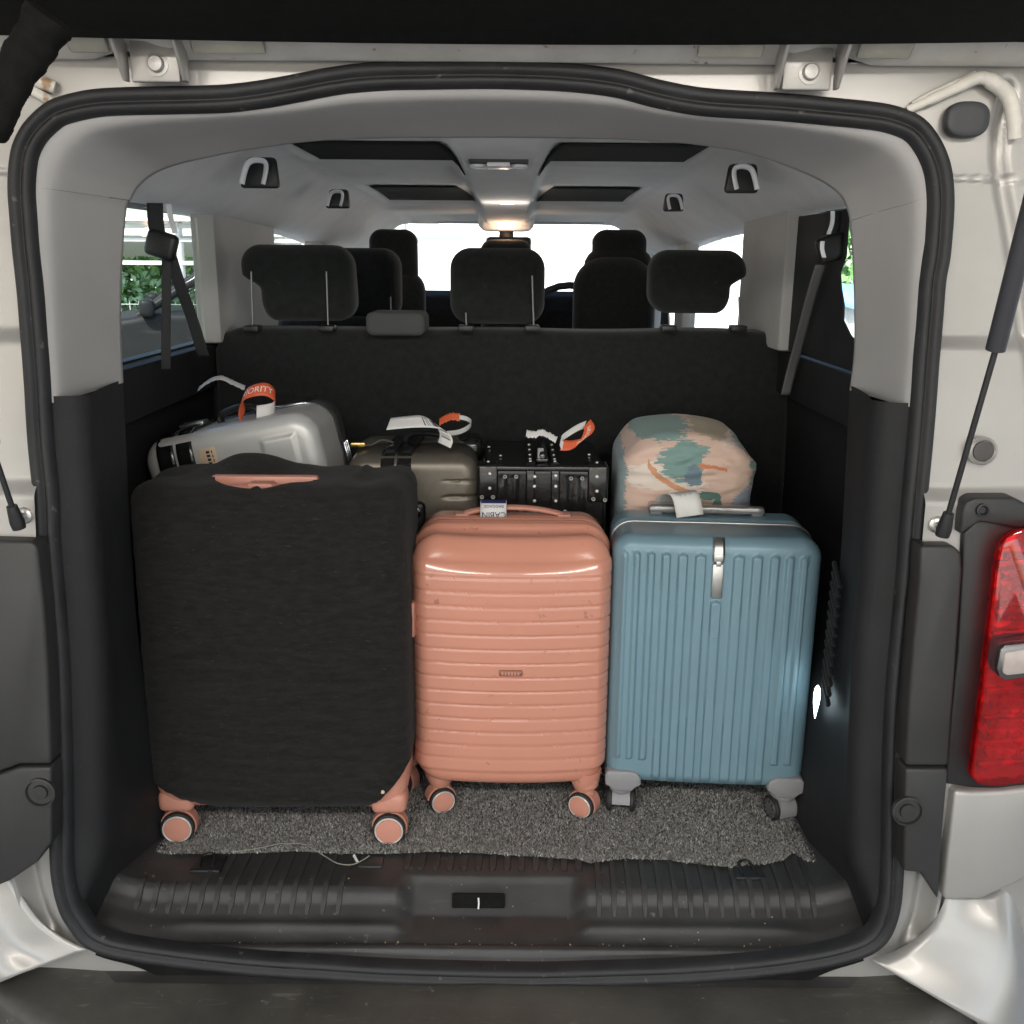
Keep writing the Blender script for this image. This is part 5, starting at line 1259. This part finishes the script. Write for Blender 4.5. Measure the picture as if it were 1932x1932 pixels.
# 4 cabin baggage tag on the pink handle
hz = BZ + BH
def L2W(p): return Vector((p[0] + 0.0, p[1] + 1.705, p[2]))
cx = at(931, 970, 1.86).x
r4 = Ribbon([(L2W((cx, 0.150, hz - 0.012)), (1, 0, 0)), (L2W((cx, 0.142, hz + 0.000)), (1, 0, 0)), (L2W((cx, 0.145, hz + 0.017)), (1, 0, 0)), (L2W((cx, 0.160, hz + 0.029)), (1, 0, 0)), (L2W((cx, 0.180, hz + 0.026)), (1, 0, 0)), (L2W((cx, 0.188, hz + 0.010)), (1, 0, 0))], 0.052)
t4 = r4.build('cabin_tag', paper); tag(t4, 'white and navy paper tag reading cabin baggage on the pink suitcase handle', 'luggage tag')
def text_sw(rbn, txt, size, s0, t0, m, par, off, sg=-1, squash=1.0):
    V, Fc = text_mesh(txt, size); W = [rbn.ev(s0 + sg * v.y * squash / rbn.len, t0 + sg * v.x / rbn.wid, off) for v in V]
    return obj('lettering', W, Fc, m, par, smooth=False)
for of in (0.0010, -0.0010):
    text_sw(r4, 'CABIN', 0.0165, 0.235, 0.52, inkblue, t4, of); text_sw(r4, 'BAGGAGE', 0.0085, 0.42, 0.52, inkblue, t4, of)
V = []; Fc = []
for of in (0.0011, -0.0011):
    b0 = len(V)
    for i in range(9):
        for tt in (0.02, 0.98): V.append(r4.ev(0.50 + 0.16 * i / 8, tt, of))
    for i in range(8): Fc.append((b0 + 2 * i, b0 + 2 * i + 1, b0 + 2 * i + 3, b0 + 2 * i + 2))
obj('navy_stripe', V, Fc, inkblue, t4)
# 5 plain white tag on the blue handle
r5 = rb([(1262,966,1.935,(1,0.1,0.05)),(1258,950,1.94,(1,0.1,0.05)),(1264,936,1.925,(1,0.12,0.08)),(1276,929,1.895,(1,0.15,0.12)),(1290,931,1.868,(1,0.12,0.14)),(1297,948,1.853,(1,0.08,0.14)),(1302,974,1.848,(1,0.05,0.14))], 0.054)
t5 = r5.build('luggage_tag', paper); tag(t5, 'curled white tag with thin bars on the blue suitcase handle', 'luggage tag')
V = []; Fc = []
for k in range(7):
    tt = 0.22 + k * 0.09
    for of in (0.001, -0.001):
        b0 = len(V)
        for i in range(5):
            for dt in (0, 0.022): V.append(r5.ev(0.62 + 0.11 * i / 4 * (1 if k % 2 else 0.8), tt + dt, of))
        for i in range(4): Fc.append((b0 + 2 * i, b0 + 2 * i + 1, b0 + 2 * i + 3, b0 + 2 * i + 2))
obj('barcode_bars', V, Fc, ink, t5)

# ================================================================== CARPET OFFCUT AND CORD
mat_px = [(264,1500),(266,1560),(268,1606),(284,1611),(340,1608),(420,1608),(500,1606),(560,1603),(640,1608),(735,1608),(820,1604),(900,1607),(1000,1613),(1090,1619),(1112,1625),(1180,1617),(1262,1620),(1320,1628),(1385,1634),(1440,1628),(1478,1620),(1492,1606),(1502,1608),(1514,1618),(1538,1630),(1542,1618),(1528,1590),(1512,1560),(1500,1530)]
mp = [atz(u, v, 0.004) for u, v in mat_px]; mpx = [(p.x, p.y) for p in mp]
mpx = [(mpx[0][0], 2.30)] + mpx + [(mpx[-1][0], 2.30)]
CM = empty('carpet_mat', (-0.05, 1.9, 0.0)); tag(CM, 'ragged grey speckled carpet offcut lying on the load floor', 'carpet')
def cmp(o): o.parent = CM; o.matrix_parent_inverse = Matrix.Translation((0.05, -1.9, 0)); return o
cbase = mat('carpet_backing', (0.10, 0.096, 0.09), 0.95, var=0.4, vscale=120)
bm = bmesh.new(); vs = [bm.verts.new((x, y, 0.0006)) for x, y in mpx]; vt = [bm.verts.new((x, y, 0.0045)) for x, y in mpx]
bm.faces.new(vs[::-1]); bm.faces.new(vt)
for i in range(len(vs)): bm.faces.new((vs[i], vs[(i + 1) % len(vs)], vt[(i + 1) % len(vs)], vt[i]))
cmp(bobj('backing', bm, cbase, smooth=False))
poly = np.array(mpx); rng = np.random.default_rng(3)
def inside(px_, py_):
    c = np.zeros(len(px_), bool); n = len(poly); j = n - 1
    for i in range(n):
        xi, yi = poly[i]; xj, yj = poly[j]
        cond = ((yi > py_) != (yj > py_)) & (px_ < (xj - xi) * (py_ - yi) / (yj - yi + 1e-12) + xi)
        c ^= cond; j = i
    return c
NT = 210000
tx = rng.uniform(poly[:, 0].min(), poly[:, 0].max(), NT); ty = poly[:, 1].min() + (2.05 - poly[:, 1].min()) * rng.random(NT) ** 1.5
ok = inside(tx, ty); tx, ty = tx[ok], ty[ok]
ex = []
for (a, b) in zip(mpx[2:-3], mpx[3:-2]):        # thicker fringe on the cut edge
    ln = math.hypot(b[0] - a[0], b[1] - a[1])
    for k in range(int(ln * 2600)):
        s = random.random(); ex.append((a[0] + (b[0] - a[0]) * s + random.gauss(0, 0.0022), a[1] + (b[1] - a[1]) * s + random.gauss(0, 0.0026)))
ex = np.array(ex); tx = np.concatenate([tx, ex[:, 0]]); ty = np.concatenate([ty, ex[:, 1]]); n = len(tx)
ht = rng.uniform(0.0035, 0.0075, n); wd_ = rng.uniform(0.0007, 0.0013, n); an = rng.uniform(0, 2 * PI, n)
lx, ly = rng.normal(0, 0.0022, n), rng.normal(-0.0005, 0.0022, n)
ca, sa = np.cos(an) * wd_, np.sin(an) * wd_
z0 = np.full(n, 0.003)
P0 = np.stack([tx - ca, ty - sa, z0], 1); P1 = np.stack([tx + ca, ty + sa, z0], 1)
P2 = np.stack([tx + lx * 0.6 + ca * 0.9, ty + ly * 0.6 + sa * 0.9, z0 + ht * 0.7], 1); P3 = np.stack([tx + lx * 0.6 - ca * 0.9, ty + ly * 0.6 - sa * 0.9, z0 + ht * 0.7], 1)
P4 = np.stack([tx + lx * 1.4, ty + ly * 1.4, z0 + ht], 1)
VV = np.stack([P0, P1, P2, P3, P4], 1).reshape(-1, 3)
idx = np.arange(n) * 5
me = bpy.data.meshes.new('pile'); me.vertices.add(len(VV)); me.vertices.foreach_set('co', VV.ravel())
lp = np.stack([idx, idx + 1, idx + 2, idx + 3, idx + 3, idx + 2, idx + 4], 1).ravel(); me.loops.add(len(lp)); me.loops.foreach_set('vertex_index', lp.astype(np.int32))
ls = np.stack([np.arange(n) * 7, np.arange(n) * 7 + 4], 1).ravel(); me.polygons.add(2 * n); me.polygons.foreach_set('loop_start', ls.astype(np.int32))
me.polygons.foreach_set('loop_total', np.tile([4, 3], n).astype(np.int32)); me.update(calc_edges=True); me.validate()
ton = rng.choice([0.15, 0.24, 0.33, 0.43, 0.54], n, p=[0.16, 0.26, 0.30, 0.20, 0.08]) * rng.uniform(0.8, 1.2, n)
cc = np.repeat(np.stack([ton * 1.03, ton, ton * 0.945, np.ones(n)], 1), 5, axis=0)
ca_ = me.color_attributes.new('yarn', 'FLOAT_COLOR', 'POINT'); ca_.data.foreach_set('color', cc.ravel())
ym = bpy.data.materials.new('carpet_yarn'); ym.use_nodes = True; tt = ym.node_tree; at_ = tt.nodes.new('ShaderNodeAttribute'); at_.attribute_name = 'yarn'
tt.links.new(at_.outputs['Color'], tt.nodes['Principled BSDF'].inputs['Base Color']); tt.nodes['Principled BSDF'].inputs['Roughness'].default_value = 0.9
me.materials.append(ym); po = bpy.data.objects.new('pile', me); COL.objects.link(po); cmp(po); po['kind'] = 'stuff'
cordm = mat('pale_cord', (0.26, 0.25, 0.21), 0.6)
cpts = [(444,1607,0.012),(484,1601,0.013),(529,1592,0.013),(569,1592,0.013),(590,1601,0.013),(614,1616,0.006),(638,1629,0.004),(665,1631,0.004),(687,1621,0.006),(697,1614,0.010)]
cd_ = tube('loose_cord', [atz(*q) for q in cpts], 0.0011, cordm, samples=60, seg=8); tag(cd_, 'thin pale cord trailing over the front edge of the carpet', 'cord')
st_ = tube('paper_scrap', [atz(667, 1613, 0.007), atz(675, 1627, 0.005)], (0.0026, 0.0007), paper, seg=8); tag(st_, 'tiny white paper scrap beside the loose cord on the sill', 'litter')

# ================================================================== OUTSIDE, SEEN THROUGH THE GLASS
GZ0 = -0.62
gnd = mat('concrete_ground', (0.34, 0.335, 0.32), 0.85, var=0.2, vscale=1.5, bump=0.4, bscale=40, speck=((0.5, 0.5, 0.48), 30, 0.62))
g = obj('ground', [(-60, -30, GZ0), (60, -30, GZ0), (60, 80, GZ0), (-60, 80, GZ0)], [(0, 1, 2, 3)], gnd, smooth=False); g['kind'] = 'structure'
whitew = mat('white_painted_metal', (0.72, 0.72, 0.70), 0.5, var=0.05, vscale=1)
greyst = mat('galvanised_steel', (0.45, 0.46, 0.45), 0.5, 0.3)
# unseen roof, inferred and added to shade the rear of the van, and a second shelter further off to the left
def wch(o, par):
    o.parent = par; o.matrix_parent_inverse = Matrix.Translation(-par.location); return o
cp = empty('unseen_carport', (0, -2, GZ0)); tag(cp, 'white sheet roof out of view, added to shade the rear of the van', 'unseen_carport')
for k in range(11):
    wch(box('roof_sheet', (-13 + k * 2.0, -6.5, 2.05 + 0.004 * (k % 2)), (-13 + k * 2.0 + 2.04, 2.7, 2.07 + 0.012 * (k % 2)), whitew), cp)
for k in range(4): wch(box('purlin', (-13, -6.2 + k * 2.9, 1.97), (9, -6.2 + k * 2.9 + 0.08, 2.048), greyst), cp)
for x in (-11, -5.4, 5.0): wch(tube('post', [Vector((x, -6.2, GZ0)), Vector((x, -6.2, 2.04))], 0.05, greyst, seg=12), cp)
sh2 = empty('parking_shelter', (-7, 13, GZ0)); tag(sh2, 'pale parking shelter with thin posts beyond the left quarter window', 'shelter')
for k in range(5): wch(box('roof_sheet', (-13 + k * 2.0, 12.2, 1.50), (-13 + k * 2.0 + 1.98, 15.5, 1.54), whitew), sh2)
for x in (-11, -8.2, -6.35, -4.15, -2.6): wch(tube('post', [Vector((x, 12.4, GZ0)), Vector((x, 12.4, 1.5))], 0.045, greyst, seg=12), sh2)
for (z, h) in ((1.42, 0.06), (1.26, 0.04), (0.98, 0.05)): wch(box('beam', (-13, 12.36, z), (-2.4, 12.44, z + h), greyst), sh2)
for k in range(8): wch(box('cladding_panel', (-13 + k * 1.35, 15.6, 0.98), (-13 + k * 1.35 + 1.33, 15.65, 1.5), whitew), sh2)
# hedge and wire fence
leafm = mat('leaf_green', (0.15, 0.32, 0.10), 0.6, var=0.6, vscale=3); leaf2 = mat('leaf_teal', (0.18, 0.32, 0.20), 0.6, var=0.6, vscale=5)
def leaves(name, lo, hi, nn, sz, m, par):
    c = rng.uniform(lo, hi, (nn, 3)); a = rng.normal(0, 1, (nn, 3)); b = rng.normal(0, 1, (nn, 3))
    a /= np.linalg.norm(a, axis=1)[:, None]; b -= a * (a * b).sum(1)[:, None]; b /= np.linalg.norm(b, axis=1)[:, None]
    s = rng.uniform(0.6, 1.3, (nn, 1)) * sz
    Vv = np.stack([c - a * s, c - b * s * 0.5, c + a * s, c + b * s * 0.5], 1).reshape(-1, 3)
    o = obj(name, Vv.tolist(), [(4 * i, 4 * i + 1, 4 * i + 2, 4 * i + 3) for i in range(nn)], m, par, smooth=False); o['kind'] = 'stuff'; return o
hd_ = empty('hedge', (-6, 15, GZ0)); tag(hd_, 'green hedge behind the wire fence beyond the parked car', 'hedge')
wch(leaves('leaves', (-13, 14.4, 0.15), (-2.5, 15.4, 1.05), 9000, 0.09, leafm, None), hd_); wch(leaves('leaves', (-13, 14.2, 0.1), (-2.5, 14.5, 0.85), 3000, 0.06, leaf2, None), hd_)
wch(box('stems', (-13, 14.9, GZ0), (-2.5, 15.2, 0.5), leaf2), hd_)
fn = empty('wire_fence', (-6, 12.9, GZ0)); tag(fn, 'pale wire mesh fence in front of the hedge', 'fence')
bm = bmesh.new()
for k in range(80): add_box(bm, (-12 + k * 0.12, 12.9, GZ0), (-12 + k * 0.12 + 0.008, 12.908, 0.52))
for k in range(7): add_box(bm, (-12, 12.892, GZ0 + 0.1 + k * 0.165), (-2.4, 12.9, GZ0 + 0.1 + k * 0.165 + 0.008))
o = bobj('wire_mesh', bm, greyst, smooth=False); o['kind'] = 'stuff'; wch(o, fn)
# dark grey parked car
carp = mat('dark_grey_car_paint', (0.010, 0.0105, 0.011), 0.5, 0.0, coat=0.05, spec=0.08); carg = glass('car_glass', (0.62, 0.70, 0.66), 0.03)
car = empty('parked_car', (-2.98, 10.75, GZ0), (0, 0, math.radians(-72))); tag(car, 'dark grey parked car beyond the left quarter window', 'car')
prism('body', [(-2.2, 0.35), (-2.25, 0.72), (-2.1, 0.98), (-1.1, 1.12), (-0.9, 1.16), (1.45, 1.16), (1.6, 0.9), (1.6, 0.35)], -0.9, 0.9, carp, car, 0.07, axis='x', seg=3)
prism('cabin', [(-1.0, 1.12), (-0.1, 1.66), (0.4, 1.70), (1.1, 1.66), (1.5, 1.14)], -0.74, 0.74, carg, car, 0.05, axis='x', seg=3)
for sx in (-0.76, 0.76):
    tube('windscreen_pillar', [Vector((sx * 1.05, -1.02, 1.13)), Vector((sx, -0.12, 1.66)), Vector((sx, 0.4, 1.70)), Vector((sx, 1.1, 1.66)), Vector((sx, 1.5, 1.15))], 0.045, carp, car, samples=24, seg=8)
    box('door_mirror', (sx * 1.16 - 0.10 * (1 if sx > 0 else 1), -1.0, 1.13), (sx * 1.16 + 0.12, -0.86, 1.30), carp, car, 0.05, 3)
    box('headlamp', (sx * 0.95 - 0.2, -2.22, 0.78), (sx * 0.95 + 0.16, -2.0, 0.92), chrome, car, 0.04, 3)
    for yy in (-1.4, 0.95):
        wl = lathe('wheel', [(0.2, -0.1), (0.31, -0.1), (0.33, -0.06), (0.33, 0.06), (0.31, 0.1), (0.2, 0.1)], tyre, car, axis=(1, 0, 0), loc=(sx * 1.1, yy, 0.33)); lathe('rim', [(0.2, -0.105), (0.18, 0.107), (0, 0.108)], steel, wl, axis=(1, 0, 0), loc=(sx * 1.1, yy, 0.33))
prism('roof_panel', [(-0.15, 1.67), (0.4, 1.715), (1.1, 1.68), (1.08, 1.70), (0.4, 1.745), (-0.05, 1.70)], -0.70, 0.70, carp, car, 0.0, axis='x')
# pale boundary wall straight ahead
bw = empty('boundary_wall', (0, 17, GZ0)); tag(bw, 'pale sunlit boundary wall with rails beyond the windscreen', 'wall')
wch(box('wall_face', (-2.0, 17, GZ0), (9, 17.2, 2.3), whitew), bw)
for k in range(7): wch(box('wall_post', (-1.9 + k * 1.7, 16.9, 1.45), (-1.9 + k * 1.7 + 0.05, 16.98, 1.85), greyst), bw)
for z in (1.45, 1.78): wch(box('wall_rail', (-2, 16.92, z), (9, 16.97, z + 0.03), greyst), bw)
# right side: corrugated fence, tarp, tree
cf = empty('corrugated_fence', (4.5, 11, GZ0)); tag(cf, 'grey corrugated fence glimpsed through the right quarter window', 'fence')
rows = [[Vector((3.4 + 0.04 * i, 10.6 + 0.03 * math.sin(i * 1.3), z)) for i in range(60)] for z in (GZ0, 0.62)]
wch(loft('sheet', rows, greyst), cf)
tp = empty('tarpaulin', (4.3, 11.3, 0.6)); tag(tp, 'blue tarpaulin draped along the corrugated fence top', 'tarp')
rows = [[Vector((3.4 + 0.06 * i, y, z + 0.02 * math.sin(i * 0.9))) for i in range(40)] for y, z in ((10.5, 0.60), (10.6, 0.74), (10.9, 0.86), (11.3, 0.84))]
o = wch(loft('sheet', rows, mat('blue_tarp', (0.16, 0.30, 0.52), 0.5, var=0.2, vscale=6)), tp); solid(o, 0.004)
tr = empty('tree', (5.0, 13, GZ0)); tag(tr, 'leafy green tree above the blue tarpaulin', 'tree')
wch(tube('trunk', [Vector((5.0, 13, GZ0)), Vector((5.05, 13, 0.4)), Vector((5.0, 13.1, 1.1))], [0.14, 0.11, 0.06], mat('bark', (0.12, 0.09, 0.06), 0.9, var=0.3, vscale=10), seg=10), tr)
wch(leaves('crown', (3.6, 12.4, 0.7), (6.4, 13.8, 2.2), 2500, 0.10, leafm, None), tr)
